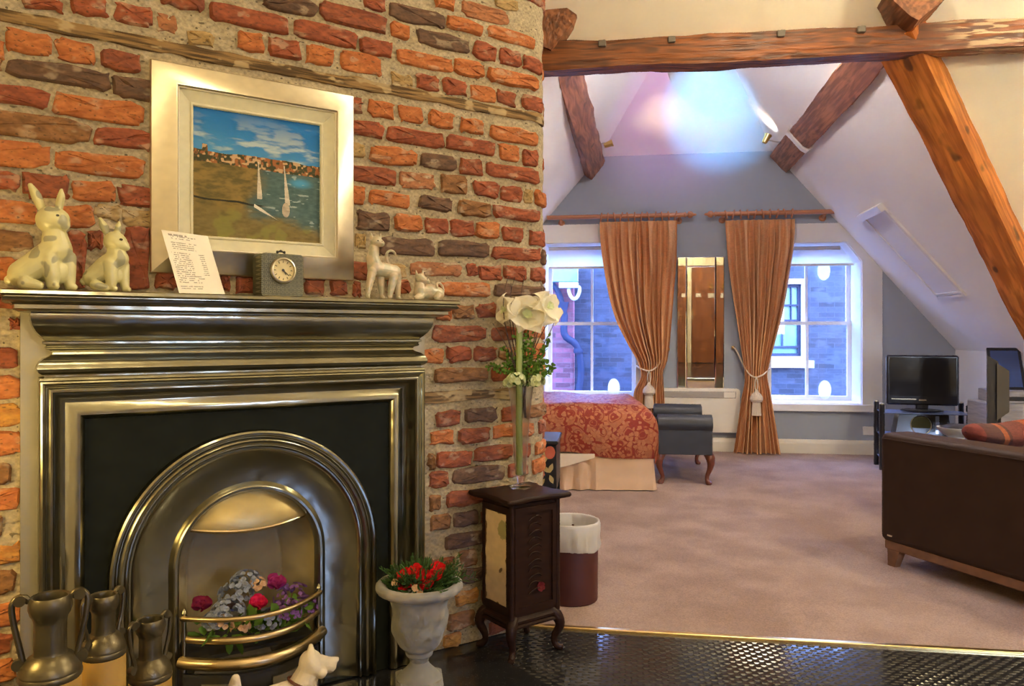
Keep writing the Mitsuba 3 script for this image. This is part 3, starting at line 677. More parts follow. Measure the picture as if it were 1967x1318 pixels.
# ================================================================ mirror, heater, socket
scene['mat_mirror'] = {'type': 'conductor', 'material': 'Ag', 'specular_reflectance': {'type': 'rgb', 'value': [.90, .90, .88]}}
mk = thing('wall_mirror', 'tall narrow looking glass with a mirrored border, hung between the two curtains', 'mirror')
mx0, mx1, mz0, mz1 = .482, .945, .636, 1.970
TL = math.radians(-1.75)
Mm = np.eye(4)
Mm[:3, :3] = [[1, 0, 0], [0, math.cos(TL), math.sin(TL)], [0, -math.sin(TL), math.cos(TL)]]
Mm[:3, 3] = [0, YF - .022, mz0]
def mir(x0, x1, z0, z1, tx, tz, name):
    # a flat glass with bevelled edges; tx, tz: how far its face leans (metres over its width, height)
    b, d = .008, .010
    V = []
    for z, sz in ((z0, 0), (z1, 1)):
        for x, sx in ((x0, 0), (x1, 1)):
            V.append((x, -.003 - tx * sx - tz * sz, z))
    for z, sz, iz in ((z0, 0, b), (z1, 1, -b)):
        for x, sx, ix in ((x0, 0, b), (x1, 1, -b)):
            V.append((x + ix, -.006 - tx * sx - tz * sz, z + iz))
    for z in (z0, z1):
        for x in (x0, x1):
            V.append((x, .012, z))
    h = hullof(V)
    put(name, mv(h, Mm), 'mat_mirror', mk, smooth=False)
H = mz1 - mz0
mir(mx0 + .092, mx1 - .088, .112, H - .096, 0, 0, 'centre_glass')
mir(mx0, mx0 + .09, .0, H, -.0012, 0, 'side_strip')
mir(mx1 - .086, mx1, .0, H, .0010, 0, 'side_strip')
mir(mx0 + .092, mx1 - .088, H - .094, H, 0, 0, 'end_strip')
mir(mx0 + .092, mx1 - .088, 0, .11, 0, .0010, 'end_strip')
ht = thing('panel_heater', 'flat white wall heater below the mirror with a grey grille along its top', 'heater')
hp = sg.box(.24, .20, 1.098, .640).buffer(-.03).buffer(.03)
put('body', xz(hp, YF - .075, YF - .005), 'mat_pale_trim', ht, smooth=30)
put('grille', join(box(.26, 1.06, YF - .079, YF - .074, .545, .612, .001), *[box(.26, .93, YF - .083, YF - .075, z, z + .006, .001) for z in np.arange(.55, .61, .012)], *[box(x, x + .004, YF - .0835, YF - .075, .546, .611, .0005) for x in np.arange(.28, .92, .02)]), 'mat_heater_grey' if pr('heater_grey', (.36, .33, .29), .6) else '', ht, smooth=False)
put('control_flap', box(.94, 1.05, YF - .082, YF - .075, .55, .607, .002), 'mat_pale_trim', ht, smooth=False)
def socket(name, X, label, plugs=0):
    k = thing('wall_socket', label, 'socket')
    put('plate', mv(box(-.073, .073, -.009, 0, -.043, .043, .004), X), 'mat_white_gloss', k, smooth=False)
    for s in (-1, 1):
        put('switch', mv(box(s * .030 - .008, s * .030 + .008, -.012, -.008, .012, .030, .002), X), 'mat_white_gloss', k, smooth=False)
    return k
socket('s', frame((2.352, YF, .235)), 'white wall socket on the blue wall right of the right window')
# the wall behind the camera holds the wooden door that the mirror shows
wk = 'window_3'
labels[wk] = {'label': 'small window behind the camera beside the door', 'kind': 'structure'}
put('frame', swap(prism(sg.box(2.70, .80, 3.50, 2.0).difference(sg.box(2.79, .89, 3.41, 1.91)), .98, 1.06), [0, 2, 1], (1, -1, 1)), 'mat_white_gloss', wk, smooth=False)
put('bar', join(box(3.085, 3.115, -1.05, -1.01, .89, 1.91, .004), box(2.79, 3.41, -1.05, -1.01, 1.39, 1.42, .004)), 'mat_white_gloss', wk, smooth=False)
put('pane', (np.array([[2.79, -1.03, .89], [3.41, -1.03, .89], [3.41, -1.03, 1.91], [2.79, -1.03, 1.91]]), np.array([[0, 1, 2], [0, 2, 3]])), 'mat_pane', wk, smooth=False)
dk = 'door_1'
labels[dk] = {'label': 'brown wooden door in a cream frame, seen in the mirror', 'kind': 'structure'}
put('leaf', box(1.33, 1.93, -1.0, -.955, .01, 2.08, .003), 'mat_door_wood', dk, smooth=False)
put('frame', join(box(1.25, 1.32, -1.0, -.95, 0, 2.16), box(1.94, 2.01, -1.0, -.95, 0, 2.16), box(1.25, 2.01, -1.0, -.95, 2.09, 2.16)), 'mat_pale_trim', dk, smooth=False)
put('notice', box(1.40, 1.52, -.954, -.952, 1.42, 1.50, .0005), 'mat_white_gloss', dk, smooth=False)
put('notice', box(1.66, 1.82, -.954, -.952, 1.40, 1.50, .0005), 'mat_white_gloss', dk, smooth=False)
put('knocker', lathe([(.004, .12), (.03, .10), (.035, .06), (.02, .03), (.04, .0), (.03, -.03), (.004, -.04)], 16, (1.72, -.93, 1.62)), 'mat_brass', dk)
put('handle', join(tube([(1.34, -.95, 1.03), (1.34, -.905, 1.03), (1.46, -.905, 1.03)], .010, 10), box(1.32, 1.36, -.957, -.950, .94, 1.12, .003)), 'mat_brass', dk)
# ================================================================ fireplace
fp = thing('fireplace', 'polished iron fireplace with arched insert against the brick wall', 'fireplace')
plan = [(.138, 0), (.138, .10), (1.33, .10), (1.33, 0)]
put('flange', prism(sg.box(.097, .0, 1.366, 1.262).difference(sg.box(.245, -.1, 1.225, .955)), .0, .026), 'mat_iron_flat', fp, X=WX, smooth=False)
shelf = [(-.02, 1.316), (.086, 1.316), (.091, 1.313), (.092, 1.304), (.088, 1.300), (.083, 1.299), (.083, 1.296), (.088, 1.293), (.086, 1.287), (.078, 1.283), (.068, 1.281), (.064, 1.277), (.060, 1.2765), (.060, 1.266), (.052, 1.264), (.045, 1.2595), (.02, 1.2575), (-.02, 1.257)]
put('mantel_shelf', join(sweep2d(plan, shelf), box(.06, 1.41, 0, .18, 1.306, 1.3159, .001)), 'mat_iron', fp, X=WXm, smooth=28)
frz = [(-.02, 1.258), (.020, 1.257), (.0215, 1.250), (.021, 1.238), (.017, 1.222), (.008, 1.205), (-.005, 1.190), (-.014, 1.182), (-.016, 1.179), (-.010, 1.176), (-.010, 1.170), (-.018, 1.167), (-.020, 1.164), (-.016, 1.160), (-.020, 1.155), (-.030, 1.151), (-.034, 1.146),
       (-.033, 1.140), (-.024, 1.134), (-.012, 1.129), (-.002, 1.121), (.004, 1.110), (.006, 1.100), (.002, 1.091), (-.006, 1.085), (-.012, 1.083), (-.012, 1.078), (-.002, 1.075), (.0, 1.068), (-.03, 1.066)]
put('frieze', sweep2d(plan, frz), 'mat_iron', fp, X=WXm, smooth=28)
def elev(u0, u1, z0, z1): return [(u0, z0), (u0, z1), (u1, z1), (u1, z0)]
fr = [(0, .0), (0, .094), (.003, .100), (.008, .103), (.013, .100), (.016, .093), (.019, .091), (.022, .094), (.027, .098), (.032, .098), (.036, .093), (.039, .083), (.043, .070), (.049, .058), (.057, .050), (.066, .047), (.076, .049), (.086, .055), (.094, .058), (.103, .057), (.110, .051), (.115, .043), (.117, .034), (.117, .02)]
put('surround', sweep2d(elev(.138, 1.33, .0, 1.068), [(-d, w) for d, w in fr]), 'mat_iron', fp, X=WX, smooth=28)
UA, ZA, RA = .735, .465, .4235
def arch(R, zs, n=44):
    a = np.linspace(math.pi, 0, n)
    return [(UA - R, .004)] + [(UA + R * math.cos(t), zs + R * math.sin(t)) for t in a] + [(UA + R, .004)]
panel = sg.box(.248, .0, 1.222, .952).difference(sg.Polygon(arch(.40, ZA)))
put('slate_panel', prism(panel, .012, .036), 'mat_slate', fp, X=WX, smooth=False, label='black slate panel')
ins = [(0, .03), (0, .056), (.003, .063), (.009, .067), (.015, .066), (.019, .060), (.021, .055), (.024, .055), (.028, .062), (.034, .066), (.041, .064), (.046, .057), (.048, .051), (.052, .051), (.056, .055), (.061, .054), (.065, .047), (.072, .041), (.095, .030), (.125, .021), (.155, .015), (.172, .013), (.176, .018), (.181, .027), (.188, .032), (.195, .031), (.200, .025), (.203, .015), (.204, -.004)]
put('arched_insert', sweep2d(arch(RA, ZA), [(-d, w) for d, w in ins]), 'mat_iron', fp, X=WX, smooth=28)
RI = RA - .204
op = np.array(arch(RI + .002, ZA, 40))
op[[0, -1], 1] = .02
rings = []
for w, s, zs in ((-.003, 1.0, 1.0), (-.03, .99, .99), (-.10, .90, .95), (-.17, .74, .90), (-.175, .70, .86)):
    rings.append(np.stack([UA + (op[:, 0] - UA) * s, op[:, 1] * zs, w + 0 * op[:, 0]], 1))
rings.append(np.stack([UA + (op[:, 0] - UA) * .02, .3 + 0 * op[:, 0], -.178 + 0 * op[:, 0]], 1))
put('firebox', loft(np.array(rings), caps=False, closed=False), 'mat_fireclay', fp, X=WX, smooth=40)
hz = .582
ah = math.acos((hz - ZA) / RI)
def hood(u, v):
    t = (u - .5) * 2
    x = t * RI * math.sin(ah)
    zt = ZA + np.sqrt(np.maximum(RI ** 2 - x ** 2, 0))
    zb = hz - .016 * (1 - t ** 2)
    z = zt + (zb - zt) * v
    w = -.004 + .040 * (1 - t ** 2) * np.sin(v * 1.57) ** 1.2
    return np.stack([UA + x, z, w], -1)
put('smoke_hood', sheet(hood, 40, 14, .006), 'mat_canopy_metal', fp, X=WX, smooth=40)
tt = np.linspace(-1, 1, 40)
put('hood_lip', tube(np.stack([UA + tt * RI * math.sin(ah) * .985, hz - .016 * (1 - tt ** 2) - .002, -.002 + .041 * (1 - tt ** 2)], 1), .0065, 8), 'mat_brass_bar', fp, X=WX)
def bar(u0, u1, z, w0, bow, r, name, drop=0.0, flat=1.0):
    t = np.linspace(-1, 1, 36)
    p = np.stack([(u0 + u1) / 2 + t * (u1 - u0) / 2, z - drop * (1 - t ** 2), w0 + bow * (1 - t ** 2)], 1)
    m = tube(p, r, 12)
    put(name, m, 'mat_brass_bar', fp, X=WX)
bar(.516, .954, .326, .055, .115, .008, 'grate_bar')
bar(.530, .940, .259, .055, .110, .0115, 'grate_bar')
bar(.510, .960, .192, .055, .125, .019, 'grate_bar')
for s in (-1, 1):
    put('grate_post', join(mv(lathe([(.009, .16), (.009, .17), (.007, .18), (.007, .315), (.012, .32), (.013, .328), (.007, .334), (.009, .340), (.006, .348), (.001, .354)], 14), np.array([UA + s * .214, -.052, 0]))), 'mat_iron', fp, X=WXp)
put('fire_basket', join(prism([(UA - .2, .05), (UA + .2, .05), (UA + .19, -.16), (UA - .19, -.16)], .178, .19)), 'mat_soot', fp, X=lambda v: wp(v[:, 0], v[:, 2], v[:, 1]), smooth=False)
put('ash_door', loft(np.array([[(UA + t * .215, z, w0 + .105 * (1 - t * t)) for z, w0 in ((.150, .03), (.150, .045), (.140, .050), (.05, .050), (.035, .058), (.006, .060), (.006, .03))] for t in np.linspace(-1, 1, 24)])), 'mat_soot', fp, X=WX, smooth=30)
for t0 in (-.80, .12):
    put('damper_tab', loft(np.array([[(UA + t * .215, z, .052 + .105 * (1 - t * t) + e) for z, e in ((.125, 0), (.125, .008), (.085, .010), (.085, 0))] for t in np.linspace(t0, t0 + .42, 8)])), 'mat_iron_flat', fp, X=WX, smooth=20)
put('side_lug', mv(box(.080, .108, -.008, .0, .205, .262, .003), np.eye(4)), 'mat_iron_flat', fp, X=WXp, smooth=False)
hs = put('hearth', box(-.12, 1.58, -.52, -.108, -.002, .012, .003), 'mat_granite', X=WXp, smooth=False, label='polished black granite hearth slab in front of the fireplace', cat='hearth')

# ================================================================ picture
pk = thing('picture', 'seaside oil painting of two boats in a wide champagne silver frame', 'picture')
pu0, pu1, pz0, pz1 = .432, 1.091, 1.384, 2.035
loop = [(pu0, pz0), (pu0, pz1), (pu1, pz1), (pu1, pz0)]
pr('champagne', lambda p, n, uv: mi.Color3f(.62, .55, .42) * (.9 + .2 * fbm(p.x * 40, p.y * 40, p.z * 40, 2)), .30, metal=1.0)
pr('picture_mat', lambda p, n, uv: mi.Color3f(.55, .52, .38) * (.94 + .12 * fbm(p.x * 60, p.y * 60, p.z * 60, 2)), .7)
put('frame', sweep2d(loop, [(0, .0), (0, .016), (-.003, .020), (-.068, .046), (-.072, .047), (-.075, .044), (-.075, .030)], True), 'mat_champagne', pk, X=WX, smooth=20)
put('slip', sweep2d(loop, [(-.0735, .040), (-.078, .0405), (-.079, .036)], True), 'mat_pale_trim', pk, X=WX, smooth=False)
put('inner_mount', sweep2d(loop, [(-.077, .034), (-.112, .020), (-.114, .020), (-.116, .023), (-.121, .023), (-.1235, .019), (-.1235, .008)], True), 'mat_picture_mat', pk, X=WX, smooth=15)
def painting(p, n, uv):
    x, y = uv.x, uv.y
    br = fbm(x * 26, y * 60, 1.0, 3)
    br2 = fbm(x * 9, y * 22, 5.0, 3)
    sky = mix(mi.Color3f(.07, .25, .50), mi.Color3f(.02, .13, .40), smoothstep(.6, 1.0, y + .12 * x))
    cl = smoothstep(.52, .74, fbm(x * 5 + 1, y * 17, 2.0, 4)) * smoothstep(1.05, .68, y)
    sky = mix(sky, mi.Color3f(.52, .58, .56), cl * .75)
    hill = .655 - .015 * x + .03 * fbm(x * 8, 1.0, 2.0, 3) + .05 * smoothstep(.022, .018, dr.abs(x - .09))
    town = mix(mi.Color3f(.04, .045, .025), mi.Color3f(.26, .10, .04), smoothstep(.45, .65, fbm(x * 40, y * 34, 3.0, 2)))
    town = mix(town, mi.Color3f(.45, .30, .18), smoothstep(.66, .74, noise(x * 46, y * 50, 2.0)))
    shore = .575 - .03 * x + .015 * br2
    sand = mix(mi.Color3f(.22, .15, .05), mi.Color3f(.09, .075, .03), smoothstep(.3, .7, br2 * .6 + br * .4))
    sea = mix(mi.Color3f(.035, .075, .085), mi.Color3f(.09, .14, .14), br)
    sea = mix(sea, mi.Color3f(.06, .24, .42), smoothstep(.14, .02, dr.sqrt(dr.square(x - .83) + dr.square((y - .49) * 2.4))))
    sea = mix(sea, mi.Color3f(.40, .46, .46), smoothstep(.72, .80, fbm(x * 14, y * 48, 6.0, 2)) * .6)
    w = smoothstep(-.06, .10, x - .50 + .55 * dr.square((y - .52) * 1.6) + .10 * (br2 - .5))
    ground = mix(sand, sea, w)
    fore = mix(mi.Color3f(.11, .085, .03), mi.Color3f(.20, .15, .06), br)
    fore = mix(fore, mi.Color3f(.20, .20, .05), .6 * smoothstep(.58, .72, fbm(x * 9, y * 9, 8.0, 3)))
    ground = mix(ground, fore, smoothstep(.30, .16, y + .18 * (br2 - .5) + .1 * x))
    ground = mix(ground, mi.Color3f(.02, .02, .015), smoothstep(.010, .004, dr.abs(y - .31 + .04 * x + .02 * br2)) * smoothstep(.6, .5, x))
    c = dr.select(y > hill, sky, dr.select(y > shore, town, ground))
    for (bx, b0, b1, lean) in ((.495, .33, .63, .01), (.70, .30, .62, .03)):
        m = dr.abs(x - (bx + lean * (b1 - y) / (b1 - b0))) - .004 - .016 * smoothstep(b1, b0, y)
        c = dr.select((m < 0) & (y > b0) & (y < b1), mi.Color3f(.55, .50, .42) * (.7 + .5 * br), c)
    hull = dr.abs(y - (.27 - .55 * (x - .47))) - .014 * smoothstep(.66, .5, x)
    c = dr.select((hull < 0) & (x > .46) & (x < .655), mi.Color3f(.62, .58, .52), c)
    hull2 = dr.square((x - .715) / .032) + dr.square((y - .26) / .06)
    return dr.select(hull2 < 1, mi.Color3f(.40, .34, .27) * (.6 + .7 * br), c) * .9
pr('painting', painting, .5, spec=.08, bump=lambda p, n, uv: fbm(uv.x * 60, uv.y * 90, 1.0, 2) * .002)
cu0, cu1, cz0, cz1 = pu0 + .122, pu1 - .122, pz0 + .122, pz1 - .122
put('canvas', (np.array([(cu0, cz0, .012), (cu1, cz0, .012), (cu1, cz1, .012), (cu0, cz1, .012)]), np.array([[0, 1, 2], [0, 2, 3]])), 'mat_painting', pk, X=WX, smooth=False, uv=np.array([[0, 0], [1, 0], [1, 1], [0, 1.0]]), label='oil painting of a bay with boats')
put('backing', box(pu0 + .02, pu1 - .02, -.010, -.001, pz0 + .02, pz1 - .02, .001), 'mat_soot', pk, X=WXp, smooth=False)

# ================================================================ things on the mantel shelf
def ceramic_fn(k):
    def fn(p, n, uv):
        c = mi.Color3f(.53, .50, .27) * (.88 + .22 * fbm(p.x * 30, p.y * 30, p.z * 30 + k, 3))
        wear = smoothstep(.60, .66, fbm(p.x * 30 + k, p.y * 30, p.z * 24, 2))
        return mix(c, mi.Color3f(.20, .20, .14), wear * .75)
    return fn
pr('rabbit_glaze', ceramic_fn(3.0), .35, spec=.5)
pr('rabbit_glaze_pale', ceramic_fn(11.0), .35, spec=.5)
pr('cat_glaze', lambda p, n, uv: mix(mi.Color3f(.50, .41, .29), mi.Color3f(.36, .34, .24), smoothstep(.4, .65, fbm(p.x * 40, p.y * 40, p.z * 40, 3))), .3, spec=.5)
pr('dark_eye', (.03, .028, .02), .3)
ZS = 1.3165
def rabbit(name, S, base, org, bones, eye, label, mat):
    def q(x, z, r, d=0.0):
        return ((x - base[0]) * S, d * S, (base[1] - z) * S, r * S)
    k = thing(name, label, 'figurine')
    put('body', blob([[q(*j) for j in b] for b in bones], .006, 14), mat, k, X=lambda v: WXp(v + np.array([org, -.10, ZS + .001])), smooth=True)
    e = q(*eye)
    put('eye', mv(lathe([(.0005, -.004), (.004, -.002), (.005, 0), (.004, .002), (.0005, .004)], 10), np.array(e[:3])), 'mat_dark_eye', k, X=lambda v: WXp(v + np.array([org, -.10, ZS])))
    return k
S1 = .000262
b1 = [[(275, 1055, 150, 60)], [(275, 1055, 150, 60), (440, 930, 165, 40)], [(440, 930, 165, 40), (570, 790, 150, 0)], [(570, 790, 150, 0), (545, 600, 110, 0)], [(440, 930, 165, 40), (560, 1020, 140, 20)],
      [(520, 480, 150, 0), (560, 480, 135, -20)], [(560, 480, 130, -20), (620, 525, 72, -60)], [(430, 340, 44, 60), (385, 220, 52, 75), (335, 120, 26, 80)], [(585, 350, 40, -30), (605, 235, 40, -45), (608, 160, 16, -50)],
      [(500, 870, 95, -60), (525, 1060, 72, -90), (525, 1165, 58, -90)], [(670, 870, 85, 20), (680, 1060, 68, 10), (690, 1165, 54, 10)], [(525, 1172, 48, -100), (545, 1178, 42, -135)], [(690, 1172, 48, 0), (722, 1178, 40, -20)],
      [(280, 1150, 70, -70), (400, 1175, 46, -110)], [(160, 1120, 60, 90)]]
rabbit('rabbit_figurine', S1, (440, 1221), .146, b1, (565, 440, 10, -140), 'larger white ceramic rabbit with worn grey patches, first from the left on the mantel', 'mat_rabbit_glaze')
S2 = .000266
b2 = [[(1010, 1070, 105, 60)], [(1010, 1070, 105, 60), (1130, 960, 120, 40)], [(1130, 960, 125, 40), (1235, 860, 115, 0)], [(1235, 860, 112, 0), (1215, 730, 80, 0)], [(1210, 672, 112, 0), (1235, 690, 100, -20)], [(1240, 690, 92, -20), (1305, 732, 46, -50)],
      [(1140, 580, 34, 50), (1105, 500, 42, 55), (1076, 430, 16, 60)], [(1225, 590, 30, -25), (1238, 520, 32, -35), (1245, 468, 12, -40)], [(1160, 930, 80, -50), (1170, 1100, 58, -70), (1165, 1165, 46, -75)], [(1290, 930, 68, 20), (1305, 1100, 52, 10), (1310, 1165, 44, 0)],
      [(1165, 1180, 38, -80), (1190, 1185, 34, -110)], [(1310, 1180, 38, 0), (1335, 1186, 32, -30)], [(1020, 1150, 56, -50), (1120, 1182, 36, -85)], [(1150, 960, 120, 30), (1210, 1040, 95, 20)], [(925, 1110, 44, 80)]]
rabbit('rabbit_figurine', S2, (1130, 1221), .303, b2, (1255, 655, 9, -108), 'smaller cream ceramic rabbit, second from the left on the mantel', 'mat_rabbit_glaze_pale')
# price card
card = thing('printed_card', 'white printed card leaning against the picture frame', 'card')
def card_fn(p, n, uv):
    x, y = uv.x, uv.y
    row = dr.floor(y * 30)
    fy = y * 30 - row
    wd = noise(x * 38, row * 7.0, 1.0)
    wide = .52 + .35 * cell_rand(row, 2.0, 5.0)
    left = dr.select(row > 25, .16, dr.select(row > 20, .13, .08))
    on = (fy > .30) & (fy < .72) & (wd > .30) & (x > left) & (x < left + wide * .75) & (row > 1) & (row < 28)
    on = on & ~((row > 19.5) & (row < 20.5)) & ~((row > 24.5) & (row < 25.5)) & ~((row > 3.5) & (row < 4.5)) & ~((x > .48) & (x < .66) & (row > 8) & (row < 20))
    num = (fy > .30) & (fy < .72) & (x > .68) & (x < .78) & (row > 8) & (row < 20) & (wd > .2)
    title = (y > .925) & (y < .955) & (x > .12) & (x < .58) & (noise(x * 50, 1.0, 3.0) > .3)
    return dr.select(on | num | title, mi.Color3f(.30, .27, .25), mi.Color3f(.80, .76, .70))
pr('printed_paper', card_fn, .7)
cb = np.array([(.486, 1.3165, .160), (.616, 1.3165, .160), (.590, 1.502, .056), (.456, 1.512, .056)])
nrm = np.cross(cb[1] - cb[0], cb[3] - cb[0]); nrm /= np.linalg.norm(nrm)
put('sheet', (np.vstack([cb, cb - nrm * .0012]), np.array([[0, 1, 2], [0, 2, 3], [6, 5, 4], [7, 6, 4], [0, 4, 5], [0, 5, 1], [1, 5, 6], [1, 6, 2], [2, 6, 7], [2, 7, 3], [3, 7, 4], [3, 4, 0]])), 'mat_printed_paper', card, X=WX, smooth=False, uv=np.array([[0, 0], [1, 0], [1, 1], [0, 1], [-.5, -.5], [-.5, -.5], [-.5, -.5], [-.5, -.5]]))
# clock
def clock_fn(p, n, uv):
    a, b = (p.x + p.y) * 52, p.z * 74
    f1, f2, r = voronoi(a + .5 * dr.select(dr.floor(b) - 2 * dr.floor(b / 2) > .5, 1.0, 0.0), b)
    ax, bx = (a - dr.floor(a)) - .5, (b - dr.floor(b)) - .5
    d = dr.sqrt(ax * ax + bx * bx)
    ring = smoothstep(.10, .04, dr.abs(d - .32))
    return mix(mi.Color3f(.045, .045, .025), mi.Color3f(.12, .115, .07), ring) * (.8 + .4 * f1)
pr('clock_leather', clock_fn, .5)
pr('dial', (.62, .53, .30), .5)
ck = thing('mantel_clock', 'small square dark patterned clock with a cream dial on the mantel', 'clock')
CK = lambda v: WXp(v @ np.array([[math.cos(.10), math.sin(.10), 0], [-math.sin(.10), math.cos(.10), 0], [0, 0, 1]]) + np.array([.797, -.10, ZS]))
cp = sg.box(-.056, .012, .056, .122).buffer(.014)
put('case', swap(prism(cp, -.034, .034), [0, 2, 1], (1, -1, 1)), 'mat_clock_leather', ck, X=CK, smooth=30)
fz = .083
def face(prof): return mv(swap(lathe(prof, 40), [0, 2, 1], (1, -1, 1)), np.array([0, -.034, fz]))
pr('nickel', (.62, .58, .46), .25, metal=1.0)
put('bezel', face([(.036, -.01), (.042, 0), (.043, .006), (.040, .011), (.036, .012), (.0345, .008), (.0345, .002)]), 'mat_nickel', ck, X=CK)
dl = put('dial', face([(.0355, .0), (.0355, .0035), (.001, .0035)]), 'mat_dial', ck, X=CK, smooth=False)
ticks = []
for h in range(12):
    a = h * math.pi / 6
    m = box(-.0010, .0010, -.0384, -.0376, .024, .031, .0002)
    c, s = math.cos(a), math.sin(a)
    ticks.append(m[0] @ np.array([[c, 0, -s], [0, 1, 0], [s, 0, c]]) + np.array([0, 0, fz]))
    ticks[-1] = (ticks[-1], m[1])
put('hour_marks', join(*ticks), 'mat_dark_eye', dl, X=CK, smooth=False)
for ang, ln, wd in ((2.55, .017, .0014), (2.28, .026, .0010)):
    m = box(-wd, wd, -.0395, -.0388, -.005, ln, .0002)
    c, s = math.cos(ang), math.sin(ang)
    put('hand', (m[0] @ np.array([[c, 0, -s], [0, 1, 0], [s, 0, c]]) + np.array([0, 0, fz]), m[1]), 'mat_dark_eye', ck, X=CK, smooth=False)
put('hub', face([(.004, .0036), (.004, .006), (.0005, .0065)]), 'mat_dark_eye', ck, X=CK)
put('crest', join(tube([(-.014, -.02, .139), (0, -.02, .147), (.014, -.02, .139)], .003, 8), *[mv(lathe([(.0005, .0), (.004, .002), (.003, .007), (.0005, .009)], 10), np.array([x, -.02, .138 + .003 * (x == 0)])) for x in (-.012, 0, .012)]), 'mat_soot', ck, X=CK)
# cats on the mantel
S3 = .000233
def cat(name, base, org, bones, eyes, label, tail=None):
    def q(x, z, r, d=0.0): return ((x - base[0]) * S3, d * S3, (base[1] - z) * S3, r * S3)
    k = thing(name, label, 'figurine')
    X = lambda v: WXp(v + np.array([org, -.115, ZS]))
    put('body', blob([[q(*j) for j in b] for b in bones], .005, 10), 'mat_cat_glaze', k, X=X, smooth=True)
    if tail is not None:
        p = spline([q(*j)[:3] for j in tail], 30)
        put('tail', tube(p, np.linspace(.0055, .0042, 30), 10), 'mat_cat_glaze', k, X=X)
    for e in eyes:
        e = q(*e)
        put('eye', mv(lathe([(.0003, -.0022), (.0022, -.001), (.0027, 0), (.0022, .001), (.0003, .0022)], 8), np.array(e[:3])), 'mat_dark_eye', k, X=X)
cat('cat_figurine', (600, 1052), 1.158, [[(465, 205, 88, -40)], [(465, 205, 84, -40), (530, 235, 46, -90)], [(400, 150, 26, -30), (385, 85, 9, -30)], [(520, 150, 24, -60), (528, 90, 8, -60)], [(440, 290, 70, -20), (430, 450, 92, 0)], [(430, 450, 96, 0), (470, 600, 118, 0)], [(470, 600, 116, 0), (640, 620, 100, 20), (790, 630, 105, 40)],
    [(400, 640, 70, -50), (350, 820, 46, -70), (310, 990, 36, -80)], [(310, 1010, 38, -85), (300, 1022, 30, -110)], [(560, 640, 70, 40), (590, 820, 46, 50), (600, 990, 38, 50)], [(602, 1010, 38, 45), (604, 1022, 30, 10)], [(830, 690, 90, 60), (870, 850, 46, 70), (880, 990, 38, 80)], [(882, 1012, 38, 76), (880, 1022, 30, 45)], [(760, 700, 70, -20), (700, 850, 40, -30), (690, 1010, 36, -30)]],
    [(455, 200, 9, -126), (520, 205, 8, -122)], 'standing pale ceramic cat with a curled tail, third figure along the mantel from the left', [(780, 560, 9, 40), (700, 520, 9, 20), (652, 440, 9, 0), (655, 360, 9, -10), (710, 322, 9, -10), (775, 340, 9, 0), (800, 385, 9, 10)])
cat('cat_figurine', (1300, 1062), 1.345, [[(1105, 730, 82, -20)], [(1110, 740, 74, -20), (1195, 765, 44, -60)], [(1060, 680, 26, 10), (1045, 610, 9, 10)], [(1135, 670, 24, -30), (1140, 605, 8, -30)], [(1100, 800, 74, 0), (1110, 930, 100, 0)], [(1110, 930, 98, 0), (1290, 910, 110, 20), (1430, 950, 112, 40)], [(1100, 990, 62, -50), (1020, 1020, 40, -90), (985, 1026, 34, -100)], [(1380, 985, 74, -60), (1330, 1024, 36, -110)], [(1440, 980, 78, 30)]],
    [(1180, 735, 9, -92)], 'small lying pale ceramic cat at the right end of the mantel', [(1500, 1000, 9, 40), (1510, 880, 9, 0), (1450, 800, 9, -30), (1385, 790, 9, -50), (1375, 860, 9, -70)])
# ================================================================ flowers: shared builders
def leafmat(name, col):
    scene['mat_' + name] = {'type': 'principledthin', 'base_color': {'type': 'rgb', 'value': list(col)}, 'roughness': .85, 'diff_trans': .5, 'spec_trans': 0.0}
leafmat('petal_white', (.83, .80, .68)); leafmat('petal_green_white', (.66, .72, .48)); leafmat('leaf_green', (.09, .17, .03)); leafmat('leaf_dark', (.035, .07, .022)); leafmat('petal_red', (.52, .015, .018))
leafmat('petal_crimson', (.50, .02, .075)); leafmat('petal_magenta', (.28, .03, .13)); leafmat('petal_plum', (.16, .018, .045)); leafmat('petal_blue', (.24, .27, .36)); leafmat('petal_peach', (.62, .42, .27)); leafmat('petal_lilac', (.17, .08, .24)); leafmat('leaf_bronze', (.13, .06, .03))
pr('twig', (.045, .022, .018), .7)
pr('stem_green', (.28, .36, .13), .5)
def onb(d):
    d = np.asarray(d, float); d = d / np.linalg.norm(d)
    a = np.cross(d, [0, 0, 1] if abs(d[2]) < .9 else [1, 0, 0]); a /= np.linalg.norm(a)
    return a, np.cross(d, a), d
